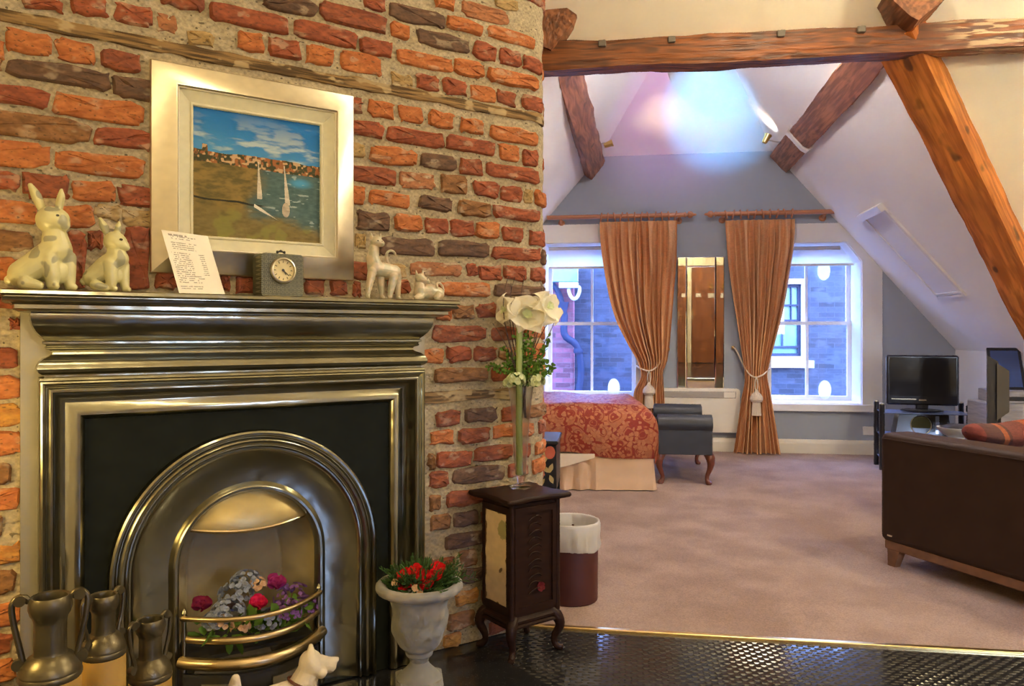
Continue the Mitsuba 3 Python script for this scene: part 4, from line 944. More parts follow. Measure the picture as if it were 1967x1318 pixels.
def bloom(c, axis, r, n, open_, cup, wide, seed, wavy=.12, nu=9, nv=7, rows=1):
    """Petals set around an axis: open_ = how far the petal tips lean out, cup = how much they curl."""
    g = np.random.default_rng(seed)
    A, B, D = onb(axis)
    ms = []
    for row in range(rows):
        k = n if row == 0 else max(3, n - row)
        sc = 1 - .25 * row
        for i in range(k):
            ph = 2 * math.pi * (i + .5 * row) / k + g.normal(0, .08)
            rad, tan = math.cos(ph) * A + math.sin(ph) * B, -math.sin(ph) * A + math.cos(ph) * B
            op, L = open_ * (1 - .3 * row) * g.uniform(.9, 1.1), r * sc * g.uniform(.92, 1.08)
            q = g.uniform(0, 6)
            def fn(u, v):
                s = (v - .5) * 2
                wdt = wide * L * np.sin(np.pi * np.clip(u * .86 + .10, 0, 1)) ** .7
                ang = op * (u ** .8) * 1.5
                out = L * (.15 * u + np.sin(ang) / 1.5 * u ** .3 * .9)
                up = L * (np.cos(ang * .85) * u * .75) - cup * L * u ** 3 * .4
                rip = wavy * L * np.sin(s * 5 + q + u * 3) * u * .35
                return np.asarray(c) + rad * (out - cup * L * .18 * s ** 2 * u)[..., None] + tan * (wdt * s)[..., None] + D * (up + rip + .22 * L * s ** 2 * u)[..., None]
            ms.append(sheet(fn, nu, nv))
    return join(*ms)
def leaves(cs, dirs, L, W, seed, bendv=.3):
    g = np.random.default_rng(seed)
    V, F = [], []
    for i, (c, d) in enumerate(zip(cs, dirs)):
        A, B, D = onb(d)
        t = g.uniform(0, 6.28)
        a = math.cos(t) * A + math.sin(t) * B
        b = np.cross(D, a)
        l, w = L * g.uniform(.7, 1.25), W * g.uniform(.8, 1.2)
        p = [c, c + D * l * .35 + a * w, c + D * l * .35 - a * w, c + D * l * .40 - b * w * .35, c + D * l * .75 + a * w * .75 - b * l * bendv * .3, c + D * l * .75 - a * w * .75 - b * l * bendv * .3, c + D * l - b * l * bendv * .6]
        n = len(V) * 7
        V.append(np.array(p))
        F += [[n, n + 1, n + 3], [n, n + 3, n + 2], [n + 1, n + 4, n + 3], [n + 3, n + 5, n + 2], [n + 3, n + 4, n + 6], [n + 3, n + 6, n + 5]]
    return np.vstack(V), np.array(F)
def ball(n, seed, up=-1):
    g = np.random.default_rng(seed)
    d = g.normal(size=(n * 4, 3)); d /= np.linalg.norm(d, axis=1, keepdims=True)
    return d[d[:, 2] > up][:n]
def florets(c, r, n, size, seed, squash=.8):
    """A mop-head: many four-petalled florets over a dome."""
    ms = []
    for i, d in enumerate(ball(n, seed, -.3)):
        p = np.asarray(c) + d * r * np.array([1, 1, squash])
        ms.append(bloom(p, d, size, 4, 1.0, .2, .55, seed * 100 + i, .1, 3, 3))
    return join(*ms)

# --- dried flowers in the grate
def gp(u, z, w=.03): return wp(u, z, w)
fk = thing('grate_flowers', 'heap of silk roses, hydrangeas and lilac filling the fire grate', 'flower arrangement')
for (u, z, w, r, m, s) in ((.738, .345, .075, .036, 'petal_crimson', 1), (.815, .378, .01, .038, 'petal_magenta', 2), (.580, .352, .01, .036, 'petal_plum', 3)):
    put('rose', bloom(gp(u, z - .022, w), [.25, -.3, .9], r * 1.35, 5, .42, .45, .62, s, .08, 9, 7, rows=3), 'mat_' + m, fk, smooth=True)
for i, (u, z, w, r, m) in enumerate(((.690, .372, .0, .052, 'petal_blue'), (.652, .336, .055, .050, 'petal_blue'), (.725, .402, -.01, .045, 'petal_blue'), (.612, .318, .06, .036, 'petal_blue'), (.630, .318, .085, .026, 'petal_peach'), (.676, .303, .105, .026, 'petal_peach'), (.755, .397, .02, .024, 'petal_peach'), (.87, .330, .03, .062, 'petal_lilac'), (.825, .312, .085, .05, 'petal_lilac'), (.905, .300, .04, .042, 'petal_lilac'), (.765, .30, .09, .040, 'petal_blue'))):
    put('hydrangea' if m != 'petal_lilac' else 'lilac', florets(gp(u, z - .02, w), r, 60 if r > .03 else 22, .013 if m != 'petal_lilac' else .010, 40 + i), 'mat_' + m, fk, smooth=True)
g = np.random.default_rng(5)
cs = np.array([gp(g.uniform(.57, .92), g.uniform(.24, .30), g.uniform(.03, .11)) for _ in range(90)])
put('leaf', leaves(cs, g.normal(size=(90, 3)) + np.array([.3, -.5, .6]), .055, .014, 6), 'mat_leaf_green', fk, smooth=True, kind='stuff')

# ================================================================ three jugs, hearth cat, urn
pr('jug_metal', lambda p, n, uv: mix(mi.Color3f(.06, .05, .032), mi.Color3f(.14, .118, .07), fbm(p.x * 25, p.y * 25, p.z * 25, 3)), .32, metal=.8)
pr('jug_ochre', lambda p, n, uv: mi.Color3f(.40, .235, .055) * (.85 + .3 * fbm(p.x * 14, p.y * 14, p.z * 14, 2)), .38)
def jug(u, w, zt, s, label, turn):
    """A tall metal jug: height zt, scale s of its radii."""
    k = thing('metal_jug', label, 'jug')
    X = lambda v: WXp(v + np.array([u, -w, .0125]))
    h = zt - .0125
    zsh, znk = h - .194 * s, h - .165 * s
    put('body', lathe([(.001, 0), (.060 * s, 0), (.064 * s, .004), (.066 * s, .02), (.066 * s, zsh - .006), (.064 * s, zsh)], 36), 'mat_jug_ochre', k, X=X, label='ochre body')
    put('neck', lathe([(.050 * s, zsh - .02), (.067 * s, zsh), (.069 * s, zsh + .005), (.068 * s, zsh + .011), (.066 * s, zsh + .014), (.067 * s, zsh + .020), (.060 * s, zsh + .036), (.048 * s, zsh + .050), (.037 * s, zsh + .057), (.035 * s, zsh + .064), (.0345 * s, h - .064 * s), (.036 * s, h - .056 * s), (.038 * s, h - .05 * s), (.043 * s, h - .042 * s), (.047 * s, h - .028 * s), (.046 * s, h - .014 * s), (.043 * s, h - .004 * s), (.041 * s, h), (.036 * s, h - .003), (.033 * s, h - .02 * s), (.030 * s, h - .09 * s), (.002, h - .09 * s)], 36), 'mat_jug_metal', k, X=X)
    for a in (turn, turn + math.pi):
        c, sn = math.cos(a), math.sin(a)
        pt = lambda r, z: (r * c, r * sn, z)
        p = spline([pt(.044 * s, h - .012 * s), pt(.058 * s, h + .004 * s), pt(.074 * s, h - .004 * s), pt(.078 * s, h - .03 * s), pt(.066 * s, h - .10 * s), pt(.058 * s, zsh + .055), pt(.055 * s, zsh + .040)], 30)
        put('handle', tube(p, np.full(30, .0068 * s), 10), 'mat_jug_metal', k, X=X)
        for q in (pt(.062 * s, h - .004 * s), pt(.066 * s, zsh + .040)):
            e = np.array([-sn, c, 0])
            put('scroll', tube([np.array(q) - e * .009 * s, np.array(q) + e * .009 * s], .013 * s, 16), 'mat_jug_metal', k, X=X)
jug(.142, .44, .575, 1.0, 'tallest ochre and dark metal jug with two handles, left of the hearth', -.15)
jug(.268, .33, .523, .80, 'middle-sized ochre and dark metal jug with two handles, between the tallest and the smallest', .6)
jug(.393, .25, .410, .84, 'smallest dark metal jug with two handles, nearest the grate', .5)
pr('cat_white', lambda p, n, uv: mi.Color3f(.66, .58, .45) * (.85 + .25 * fbm(p.x * 30, p.y * 30, p.z * 60, 3)), .6, bump=lambda p, n, uv: fbm(p.x * 50, p.y * 50, p.z * 50, 3) * .006)
hc = thing('cat_figurine', 'white carved cat lying on the hearth with its head raised and a brown collar', 'figurine')
XC = lambda v: WXp(v + np.array([0, -.27, .0125]))
put('body', blob([[(.846, 0, .165, .041), (.842, .0, .180, .035)], [(.838, -.012, .192, .020), (.842, -.004, .228, .007)], [(.862, .0, .168, .030), (.903, .004, .152, .024)], [(.905, .0, .160, .018), (.926, .0, .166, .008)], [(.866, -.024, .150, .020)], [(.838, 0, .155, .034), (.806, .0, .09, .048)], [(.806, 0, .085, .052), (.72, .0, .065, .060), (.655, .0, .07, .058)], [(.80, -.03, .05, .036), (.87, -.05, .018, .016)], [(.80, .03, .05, .036), (.87, .04, .018, .016)], [(.655, -.04, .05, .045), (.72, -.065, .018, .018)],
                [(.628, .02, .09, .022), (.612, .015, .14, .018), (.620, .01, .178, .013)]], .007, 12), 'mat_cat_white', hc, X=XC, smooth=True)
a = np.linspace(0, 2 * math.pi, 26, endpoint=False)
nrm_, e1 = np.array([.42, 0, .9]), np.array([.9, 0, -.42])
put('collar', tube(np.array([[.819, 0, .118]]) + .0475 * np.cos(a)[:, None] * e1 + .0475 * np.sin(a)[:, None] * np.array([0, 1, 0]), .0045, 8, closed=True), 'mat_mahogany', hc, X=XC)
uk = thing('stone_urn', 'grey cast stone garden urn with red flowers at the right of the fireplace', 'urn')
def stone_fn(p, n, uv):
    c = mix(mi.Color3f(.115, .118, .115), mi.Color3f(.215, .21, .195), fbm(p.x * 16, p.y * 16, p.z * 16, 4))
    return mix(c, mi.Color3f(.40, .35, .28), smoothstep(.55, .7, fbm(p.x * 9, p.y * 9, p.z * 9, 3)) * .5)
pr('cast_stone', stone_fn, .9, bump=lambda p, n, uv: fbm(p.x * 60, p.y * 60, p.z * 60, 3) * .006)
UX = np.array([-.690, 2.520, .0125])
def fluted(prof, n=72):
    a = np.arange(n) * 2 * math.pi / n
    rings = []
    for r, z, am in prof:
        relief = am * (meshkit.fbm(np.stack([np.cos(a) * 2.2, np.sin(a) * 2.2, a * 0 + z * 26], 1) + 3.0, 3, 4) - .45) * 2
        rr = r + relief
        rings.append(np.stack([rr * np.cos(a), rr * np.sin(a), a * 0 + z], 1))
    return loft(np.array(rings))
bowl = [(.001, .125, 0), (.030, .125, 0), (.040, .118, 0), (.044, .121, 0), (.046, .128, 0), (.041, .135, 0), (.052, .142, .001), (.066, .154, .001), (.077, .175, .002), (.082, .195, .010), (.0845, .21, .017), (.086, .225, .020), (.087, .24, .020), (.088, .255, .014), (.090, .275, .003), (.094, .295, .002), (.100, .313, .001), (.108, .322, 0), (.125, .328, 0), (.139, .336, 0), (.145, .346, 0), (.143, .357, 0), (.135, .364, 0), (.122, .364, 0), (.110, .356, 0), (.104, .345, 0), (.100, .325, 0), (.002, .322, 0)]
put('bowl', fluted(bowl), 'mat_cast_stone', uk, X=frame(UX), smooth=True)
put('foot', lathe([(.038, .13), (.036, .115), (.030, .10), (.034, .088), (.046, .075), (.060, .062), (.070, .052), (.075, .045), (.074, .038)], 40), 'mat_cast_stone', uk, X=frame(UX))
put('plinth', mv(join(box(-.078, .078, -.078, .078, 0, .034, .004), hullof([(x * s, y * s, z) for s, z in ((.078, .034), (.062, .047)) for x in (-1, 1) for y in (-1, 1)])), frame(UX, .3)), 'mat_cast_stone', uk, smooth=False)
uf = thing('urn_flowers', 'red silk flowers and dark greenery filling the stone urn', 'flower arrangement')
g = np.random.default_rng(11)
for i, (dx, dz, dy) in enumerate(((-.038, .050, -.05), (-.005, .062, -.045), (.020, .050, -.055), (.055, .045, -.035), (-.030, .022, -.075), (.035, .026, -.07), (-.055, .035, -.03), (.005, .035, -.07), (.06, .062, -.01))):
    d = np.array([dx * 4, -.5, .9])
    put('red_flower', bloom(UX + np.array([dx, dy + .02, .345 + dz - .01]), d, .036, 6, .8, .3, .6, 60 + i, .15, 6, 5, rows=2), 'mat_petal_red', uf, smooth=True)
for i, (dx, dz, dy) in enumerate(((-.062, .03, -.065), (.012, .022, -.085), (.028, .004, -.09))):
    put('pale_flower', bloom(UX + np.array([dx, dy, .345 + dz]), [dx * 3, -.8, .5], .018, 5, .9, .2, .4, 80 + i, .1, 5, 4), 'mat_petal_peach', uf, smooth=True)
d = ball(420, 12, -.12)
cs = UX + np.array([0, .01, .335]) + d * np.array([.095, .095, .05]) * g.uniform(.6, 1.05, (len(d), 1))
put('foliage', leaves(cs, d + np.array([0, 0, .25]), .050, .0045, 13), 'mat_leaf_dark', uf, smooth=True, kind='stuff')
sp, sl = [], []
for i in range(46):
    t = g.uniform(0, 6.28); el = g.uniform(.25, 1.0)
    dd = np.array([math.cos(t) * math.cos(el), math.sin(t) * math.cos(el) * .7 + .15, math.sin(el)])
    st = UX + np.array([.055 * math.cos(t), .055 * math.sin(t), .35])
    L = g.uniform(.06, .125) * (1.15 if math.cos(t) > .2 else .9)
    for q in np.linspace(.15, 1, 12):
        for s in (-1, 1):
            sp.append(st + dd * L * q + np.array([0, 0, -.03 * q * q * (1 - dd[2])]))
            A, B, D = onb(dd); sl.append(D * 1.0 + s * .9 * (A if i % 2 else B))
put('fir_sprigs', leaves(np.array(sp), np.array(sl), .022, .0022, 14), 'mat_leaf_dark', uf, smooth=True, kind='stuff')

# ================================================================ pedestal cupboard with the glass vase
pd = thing('pedestal', 'small dark carved wooden pedestal cupboard on cabriole legs holding a glass vase', 'pedestal')
PA = math.radians(45)
PX = frame((-.414, 2.950, 0), PA) @ np.diag([1.02, .90, 1, 1])
pr('dark_wood', lambda p, n, uv: mix(mi.Color3f(.007, .0032, .0026), mi.Color3f(.020, .008, .005), fbm(p.x * 9, p.y * 9, p.z * 60, 3)), .42, spec=.10)
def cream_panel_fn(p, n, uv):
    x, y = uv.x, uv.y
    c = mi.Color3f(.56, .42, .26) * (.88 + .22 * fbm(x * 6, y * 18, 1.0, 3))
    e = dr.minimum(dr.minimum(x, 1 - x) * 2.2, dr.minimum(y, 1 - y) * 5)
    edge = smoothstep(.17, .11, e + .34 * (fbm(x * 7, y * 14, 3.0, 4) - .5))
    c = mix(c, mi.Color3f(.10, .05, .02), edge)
    leaf = smoothstep(1.15, .8, dr.square((x - .8) / .22) + dr.square((y - .80) / .10) + .8 * (fbm(x * 12, y * 30, 2.0, 2) - .5))
    c = mix(c, mi.Color3f(.20, .19, .06), leaf * .8)
    bird = dr.square((x - .70) / .07) + dr.square((y - .38 - .25 * (x - .7)) / .022)
    return dr.select(bird < 1, mi.Color3f(.12, .07, .03), c)
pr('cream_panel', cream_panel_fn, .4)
hb_, zb0, zb1 = .105, .155, .575
put('cabinet', box(-hb_, hb_, -hb_, hb_, zb0, zb1, .004), 'mat_dark_wood', pd, X=PX, smooth=False)
for sx in (-1, 1):
    put('corner_post', mv(tube([(sx * hb_, -hb_, zb0), (sx * hb_, -hb_, zb1)], .011, 12), np.eye(4)), 'mat_dark_wood', pd, X=PX)
top = []
n = 20
def wavy_top(o):
    pts = []
    c = [(-1, -1), (1, -1), (1, 1), (-1, 1)]
    for (x0, y0), (x1, y1) in zip(c, c[1:] + c[:1]):
        for s in np.linspace(0, 1, n, endpoint=False):
            k = .145 + o - .016 * (math.sin(math.pi * s) ** 2) + .006 * math.sin(3 * math.pi * s) ** 2
            x, y = x0 + (x1 - x0) * s, y0 + (y1 - y0) * s
            ex = (y0 == y1)
            pts.append((x * (.145 + o) if ex else x0 * k, y0 * k if ex else y * (.145 + o)))
    return np.array(pts)
rings = [np.c_[wavy_top(-.02), np.full(80, .575)], np.c_[wavy_top(-.004), np.full(80, .580)], np.c_[wavy_top(.0), np.full(80, .586)], np.c_[wavy_top(.0), np.full(80, .592)], np.c_[wavy_top(-.004), np.full(80, .598)], np.c_[wavy_top(-.012), np.full(80, .600)]]
put('top', loft(np.array(rings)), 'mat_dark_wood', pd, X=PX, smooth=40)
put('base_moulding', loft(np.array([np.array([(-1, -1), (1, -1), (1, 1), (-1, 1)])[:, [0, 1]] @ np.eye(2) * r if False else np.c_[np.array([(-1, -1), (1, -1), (1, 1), (-1, 1)]) * r, np.full(4, z)] for r, z in ((.10, .118), (.118, .120), (.120, .128), (.112, .133), (.116, .138), (.116, .146), (.108, .152), (.104, .160))])), 'mat_dark_wood', pd, X=PX, smooth=False)
q = np.array([(-hb_ - .003, .082, .185), (-hb_ - .003, -.082, .185), (-hb_ - .003, -.082, .545), (-hb_ - .003, .082, .545)])
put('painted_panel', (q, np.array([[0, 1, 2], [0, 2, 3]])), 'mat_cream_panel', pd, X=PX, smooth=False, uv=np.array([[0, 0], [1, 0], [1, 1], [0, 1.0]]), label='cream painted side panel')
rim = sg.box(-.095, .17, .095, .56).difference(sg.box(-.078, .195, .078, .535))
put('panel_rim', join(swap(prism(rim, hb_, hb_ + .008), [0, 2, 1], (1, -1, 1)), swap(prism(rim, hb_, hb_ + .007), [2, 0, 1], (-1, 1, 1))), 'mat_dark_wood', pd, X=PX, smooth=False)
carv = []
g = np.random.default_rng(3)
for i in range(11):
    z = .235 + i * .027
    p = spline([(-.03, -hb_ - .002, z), (.0 + .02 * (-1) ** i, -hb_ - .006, z + .014), (.03, -hb_ - .002, z + .004)], 12)
    carv.append(tube(p, np.linspace(.0035, .0015, 12), 6))
put('carving', join(*carv), 'mat_dark_wood', pd, X=PX)
put('painted_flower', bloom((.022, -hb_ - .002, .255), (0, -1, .1), .024, 6, 1.1, .0, .5, 5, .05), 'mat_paint_plum' if pr('paint_plum', (.07, .008, .010), .8, spec=.1) else '', pd, X=PX, smooth=True, label='dull red flower motif')
for sx in (-1, 1):
    for sy in (-1, 1):
        dx = np.array([sx, sy]) / math.sqrt(2)
        pt = lambda r, z: (dx[0] * r, dx[1] * r, z)
        p = spline([pt(.115, .15), pt(.150, .125), pt(.160, .095), pt(.140, .055), pt(.138, .028), pt(.158, .010), pt(.172, .011)], 30)
        put('leg', tube(p, np.interp(np.linspace(0, 1, 30), [0, .2, .5, .75, .9, 1], [.024, .023, .016, .012, .014, .009]), 12), 'mat_dark_wood', pd, X=PX)
vk = thing('glass_vase', 'tall flared clear glass vase of white flowers on the dark pedestal', 'vase')
VX = np.array([-.417, 3.003, .6005])
Hv = .392
outer = [(.001, 0), (.043, 0), (.044, .003), (.040, .006), (.018, .012), (.0135, .018), (.016, .026), (.021, .05), (.026, .12), (.034, .25), (.043, .35), (.050, Hv)]
inner = [(.0485, Hv), (.0412, .35), (.0322, .25), (.0242, .12), (.0190, .055), (.001, .045)]
put('glass', lathe(outer + inner, 48), 'mat_glass', vk, X=frame(VX), smooth=50)
fl = thing('vase_flowers', 'white amaryllis heads with green sprigs and dark twigs in the glass vase', 'flower arrangement')
put('stem', tube([VX + np.array([-.004, 0, .05]), VX + np.array([-.006, -.004, .25]), VX + np.array([-.004, -.006, .63])], .0125, 14), 'mat_stem_green', fl)
vr = np.array([math.cos(YAW), math.sin(YAW), 0]); vf = FWD
def vp(px, py, d=0.0):       # sideways and up from the vase mouth, in metres per screen-like unit of 2 mm
    return VX + vr * px * .00205 + np.array([0, 0, Hv + py * .00205]) + vf * d
for c, ax, r, n, s in ((vp(12, 134, .0), -vf * .8 + vr * .05 + np.array([0, 0, .25]), .100, 6, 1), (vp(50, 150, .02), -vf * .55 + vr * .65 + np.array([0, 0, .3]), .092, 6, 2), (vp(-26, 146, .0), -vf * .4 - vr * .9 + np.array([0, 0, .0]), .080, 5, 3), (vp(14, 152, .03), -vf * .3 - vr * .2 + np.array([0, 0, .9]), .080, 5, 4)):
    put('white_bloom', bloom(c - .02 * np.asarray(ax), ax, r * 1.25, n, .80, .75, .40, 30 + s, .10, 14, 9), 'mat_petal_white', fl, smooth=True)
    put('bloom_throat', bloom(c + 0.004 * np.asarray(ax), ax, r * .35, 5, .5, .2, .35, 34 + s, .1), 'mat_petal_green_white', fl, smooth=True)
for c, r, s in ((vp(-9, 13, -.03), .030, 1), (vp(30, 10, -.02), .026, 2), (vp(-22, 6, .0), .018, 3), (vp(8, 8, .03), .02, 4)):
    put('green_bloom', florets(c, r, 40, .016, 70 + s), 'mat_petal_green_white', fl, smooth=True)
tw = [((-2, 0), (-24, 90), (-23, 209), 0), ((0, 0), (-16, 90), (-11, 209), .05), ((2, 0), (-12, 100), (-18, 196), .05), ((4, 0), (-2, 110), (8, 213), .05), ((8, 0), (34, 110), (37, 203), .02), ((10, 0), (40, 100), (62, 134), .02), ((-4, 0), (-24, 70), (-53, 120), .0), ((10, 0), (44, 80), (66, 128), .0), ((-3, 0), (-20, 80), (-32, 130), .02), ((2, 0), (22, 70), (28, 110), .02)]
for i, (a_, b_, c_, d_) in enumerate(tw):
    p = spline([vp(a_[0], -60, d_), vp(a_[0], a_[1], d_), vp(b_[0], b_[1], d_), vp(c_[0], c_[1], d_)], 18)
    put('twig', tube(p, np.linspace(.0028, .0012, 18), 6), 'mat_twig', fl)
sprig = [((0, 0), (-24, 26), (-58, 40)), ((8, 0), (36, 50), (52, 92)), ((12, 0), (44, 24), (62, 40)), ((4, 0), (18, 40), (14, 100)), ((0, 0), (2, 40), (-4, 96)), ((2, 0), (-10, 40), (-30, 70)), ((10, 0), (30, 30), (48, 48)), ((4, 0), (10, 40), (6, 84)), ((-2, 0), (-16, 30), (-26, 44))]
ls, ld = [], []
for i, (a_, b_, c_) in enumerate(sprig):
    d_ = -.03 + .008 * i
    p = spline([vp(*a_, d_), vp(*b_, d_), vp(*c_, d_)], 22)
    put('sprig_stem', tube(p, .0013, 5), 'mat_leaf_dark', fl)
    for j in range(3, 22):
        for s in (-1, 1):
            for kk in range(2):
                ls.append(p[j] + g.normal(0, .006, 3)); ld.append((p[j] - p[j - 1]) * 20 + g.normal(0, .5, 3))
put('sprig_leaves', leaves(np.array(ls), np.array(ld), .017, .0065, 9), 'mat_leaf_green', fl, smooth=True, kind='stuff')

# ================================================================ bin, bedside cabinet, bed, bench
bk = thing('waste_bin', 'round dark red waste bin lined with a white bag beside the pedestal', 'bin')
BX = np.array([-.262, 3.535, .001])
pr('bin_leather', (.042, .011, .009), .45, spec=.25)
put('body', lathe([(.001, .0), (.118, .0), (.121, .004), (.123, .3), (.121, .305), (.118, .305), (.116, .02), (.001, .015)], 44), 'mat_bin_leather', bk, X=frame(BX))
scene['mat_bag'] = {'type': 'principledthin', 'base_color': {'type': 'rgb', 'value': [.72, .70, .70]}, 'roughness': .35, 'diff_trans': .6, 'spec_trans': 0.0}
a = np.linspace(0, 2 * math.pi, 97)[:-1]
rings = []
for i, (r, z) in enumerate(((.126, .235), (.129, .25), (.128, .28), (.129, .315), (.130, .340), (.129, .352), (.124, .357), (.117, .350), (.112, .31), (.105, .2), (.10, .08))):
    am = (.012, .015, .014, .012, .009, .006, .006, .007, .010, .012, .012)[i]
    nz = meshkit.fbm(np.stack([np.cos(a) * 3.4, np.sin(a) * 3.4, a * 0 + z * 30 + .8 * np.sin(a * 2)], 1), 3, 2) - .5
    rings.append(np.stack([(r + am * 4.0 * np.abs(nz)) * np.cos(a), (r + am * 4.0 * np.abs(nz)) * np.sin(a), z + (.004 * np.sin(a * 3) + .012 * nz) * (i < 2)], 1))
put('liner', loft(np.array(rings), caps=False), 'mat_bag', bk, X=frame(BX), smooth=True, label='white bag folded over the rim')
cb_ = thing('bedside_cabinet', 'black lacquered bedside cabinet painted with fruit and leaves behind the chimney corner', 'cabinet')
pr('black_lacquer', (.010, .010, .011), .35, spec=.2)
CX = frame((-.582, 4.18, 0), math.radians(2))
put('case', box(-.22, .205, -.18, .18, .39, .625, .004), 'mat_black_lacquer', cb_, X=CX, smooth=False)
put('top', box(-.235, .215, -.195, .195, .625, .645, .006), 'mat_black_lacquer', cb_, X=CX, smooth=False)
for sx in (-.19, .185):
    for sy in (-.16, .16):
        put('leg', loft(np.array([[(sx + x * r, sy + y * r, z) for x, y in ((-1, -1), (1, -1), (1, 1), (-1, 1))] for r, z in ((.013, 0), (.02, .39))])), 'mat_black_lacquer', cb_, X=CX, smooth=False)
pr('paint_gold', (.42, .33, .15), .5); pr('paint_red', (.48, .10, .04), .5)
put('painted_fruit', mv(swap(lathe([(.001, .002), (.022, .001), (.027, -.001)], 20), [0, 2, 1], (1, 1.0, 1.25)), np.array([.172, -.1815, .585])), 'mat_paint_red', cb_, X=CX)
def flatleaf(x, z, ang, L, W):
    t = np.linspace(0, 1, 9)
    up = np.stack([t * L, W * np.sin(np.pi * t)], 1); dn = np.stack([t[::-1] * L, -W * np.sin(np.pi * t[::-1])], 1)
    p = np.vstack([up, dn[1:-1]])
    c, s = math.cos(ang), math.sin(ang)
    p = p @ np.array([[c, s], [-s, c]]) + np.array([x, z])
    return swap(prism(p, .1795, .1812), [0, 2, 1], (1, -1, 1))
put('painted_leaves', join(flatleaf(.165, .55, 2.2, .05, .011), flatleaf(.16, .56, -2.4, .05, .011), flatleaf(.185, .53, -1.9, .055, .012), flatleaf(.15, .52, 2.8, .05, .01), flatleaf(.17, .47, -1.2, .05, .012), flatleaf(.17, .48, 2.4, .05, .012), flatleaf(.145, .45, -2.2, .05, .01)), 'mat_paint_gold', cb_, X=CX, smooth=False)

bd = thing('bed', 'bed with a rust and gold patterned cover and cream valance under the left window', 'bed')
BDX = frame((.185, 6.03, 0), math.radians(6.0))       # near foot corner; the bed runs to -x, its far side to +y
def duvet_fn(p, n, uv):
    s, t = uv.x * 9.0, uv.y * 9.0
    wob = .35 * fbm(s * 1.2, t * 1.2, 1.0, 2)
    f1, f2, r = voronoi(s + wob, t + wob)
    ped = dr.abs(dr.sin(f1 * 17 + r * 6))
    f3, f4, r2 = voronoi(s * 3.1 + 5, t * 3.1)
    m = smoothstep(.30, .42, f1 * .75 + .22 * ped) * smoothstep(.10, .17, f2 - f1)
    fig = smoothstep(.44, .52, fbm(s * 2.6, t * 2.6, 2.0, 2) * .55 + .5 * (f4 - f3))
    k = dr.maximum(m * .7, fig)
    c = mix(mi.Color3f(.18, .022, .012), mi.Color3f(.33, .125, .055), k)
    return c * (.88 + .24 * noise(s * 40, t * 40, 1.0))
pr('duvet', duvet_fn, .55, spec=.15)
def duvet(u, v):
    # u along the bed from head to foot edge and down over the foot; v across, over both sides
    Lh, Wd, hgt, drop = 2.05, 1.28, .655, .40
    r = .12
    def over(t, half):
        # arc-length style parameter to (flat coordinate, drop)
        e = np.maximum(np.abs(t) - half, 0)
        ang = np.clip(e / r, 0, math.pi / 2)
        return np.sign(t) * (np.minimum(np.abs(t), half) + r * np.sin(ang)), -(r * (1 - np.cos(ang)) + np.maximum(e - r * math.pi / 2, 0))
    tx = -Lh + u * (Lh - r + r * math.pi / 2 + .26)
    x, dx_ = np.where(tx < -r, tx, 0), 0
    e = np.maximum(tx + r, 0)
    ang = np.clip(e / r, 0, math.pi / 2)
    x = np.minimum(tx, -r) + r * np.sin(ang)
    dzx = -(r * (1 - np.cos(ang)) + np.maximum(e - r * math.pi / 2, 0))
    ty = (v - .5) * 2 * (Wd / 2 - r + r * math.pi / 2 + .26)
    y, dzy = over(ty, Wd / 2 - r)
    side = np.clip(-dzy / .3, 0, 1)
    corner = np.minimum(-dzx, -dzy)
    z = hgt + dzx + dzy + np.minimum(corner, .3) * .95
    nz = meshkit.fbm(np.stack([x * 3.0, y * 3.0, z * 3.0], -1), 3, 3) - .5
    puff = .030 * np.sin(np.clip(-dzy / .40, 0, 1) * math.pi) + .018 * np.sin(np.clip(-dzx / .36, 0, 1) * math.pi)
    y = y + np.sign(ty) * puff * (side > 0)
    x = x + .025 * np.sin(np.clip(-dzx / .36, 0, 1) * math.pi) + .05 * nz * np.clip(-dzy / .3, 0, 1)
    z = z + .055 * nz * (1 - .2 * side) + .02 * np.sin(x * 7) * side - .03 * np.clip((x + .25) / .25, 0, 1) * side
    y = y + .03 * nz * side
    z = np.maximum(z, .20)
    return np.stack([x, y + Wd / 2, z], -1)
v, f = sheet(duvet, 110, 110)
uu, vv = np.meshgrid(np.linspace(0, 1, 110), np.linspace(0, 1, 110), indexing='ij')
put('cover', (v, f), 'mat_duvet', bd, X=BDX, smooth=True, uv=np.stack([uu.ravel() * 2.3, vv.ravel() * 2.0], 1), label='rust and gold damask cover')
put('mattress', rbox(-2.05, -.03, .05, 1.24, .26, .60, .05), 'mat_rope' if False else 'mat_sheet' if pr('sheet', (.68, .58, .47), .8) else '', bd, X=BDX, smooth=40)
put('base', box(-2.05, -.06, .06, 1.22, .06, .27, .01), 'mat_sheet', bd, X=BDX, smooth=False)
pr('valance', lambda p, n, uv: mi.Color3f(.58, .40, .27) * (.9 + .2 * fbm(p.x * 5, p.y * 5, p.z * 12, 2)), .85)
def val(u, v):
    t = u * 3.3
    x = np.where(t < 2.05, -2.05 + t, 0.0)
    y = np.where(t < 2.05, 0.0, t - 2.05)
    pl = .013 * np.sin(t * 47 + .7 * np.sin(t * 9)) * (.25 + .75 * v) * np.where((t > 1.2) & (t < 1.62), 1.5, .4)
    fl = .020 * v * v
    return np.stack([x + np.where(t >= 2.05, pl + fl, 0), y - np.where(t < 2.05, pl + fl, 0) + 0 * v, .27 - .262 * v], -1)
put('valance', sheet(val, 330, 10), 'mat_valance', bd, X=BDX, smooth=True, label='beige pleated valance')
def sheetcorner(u, v):
    x = -1.6 + u * 1.15
    drop = np.interp(u, [0, .35, .8, 1], [.215, .20, .10, .03])
    return np.stack([x, -.030 - .012 * v + .01 * np.sin(u * 9) * v - .006, .285 - drop * v], -1)
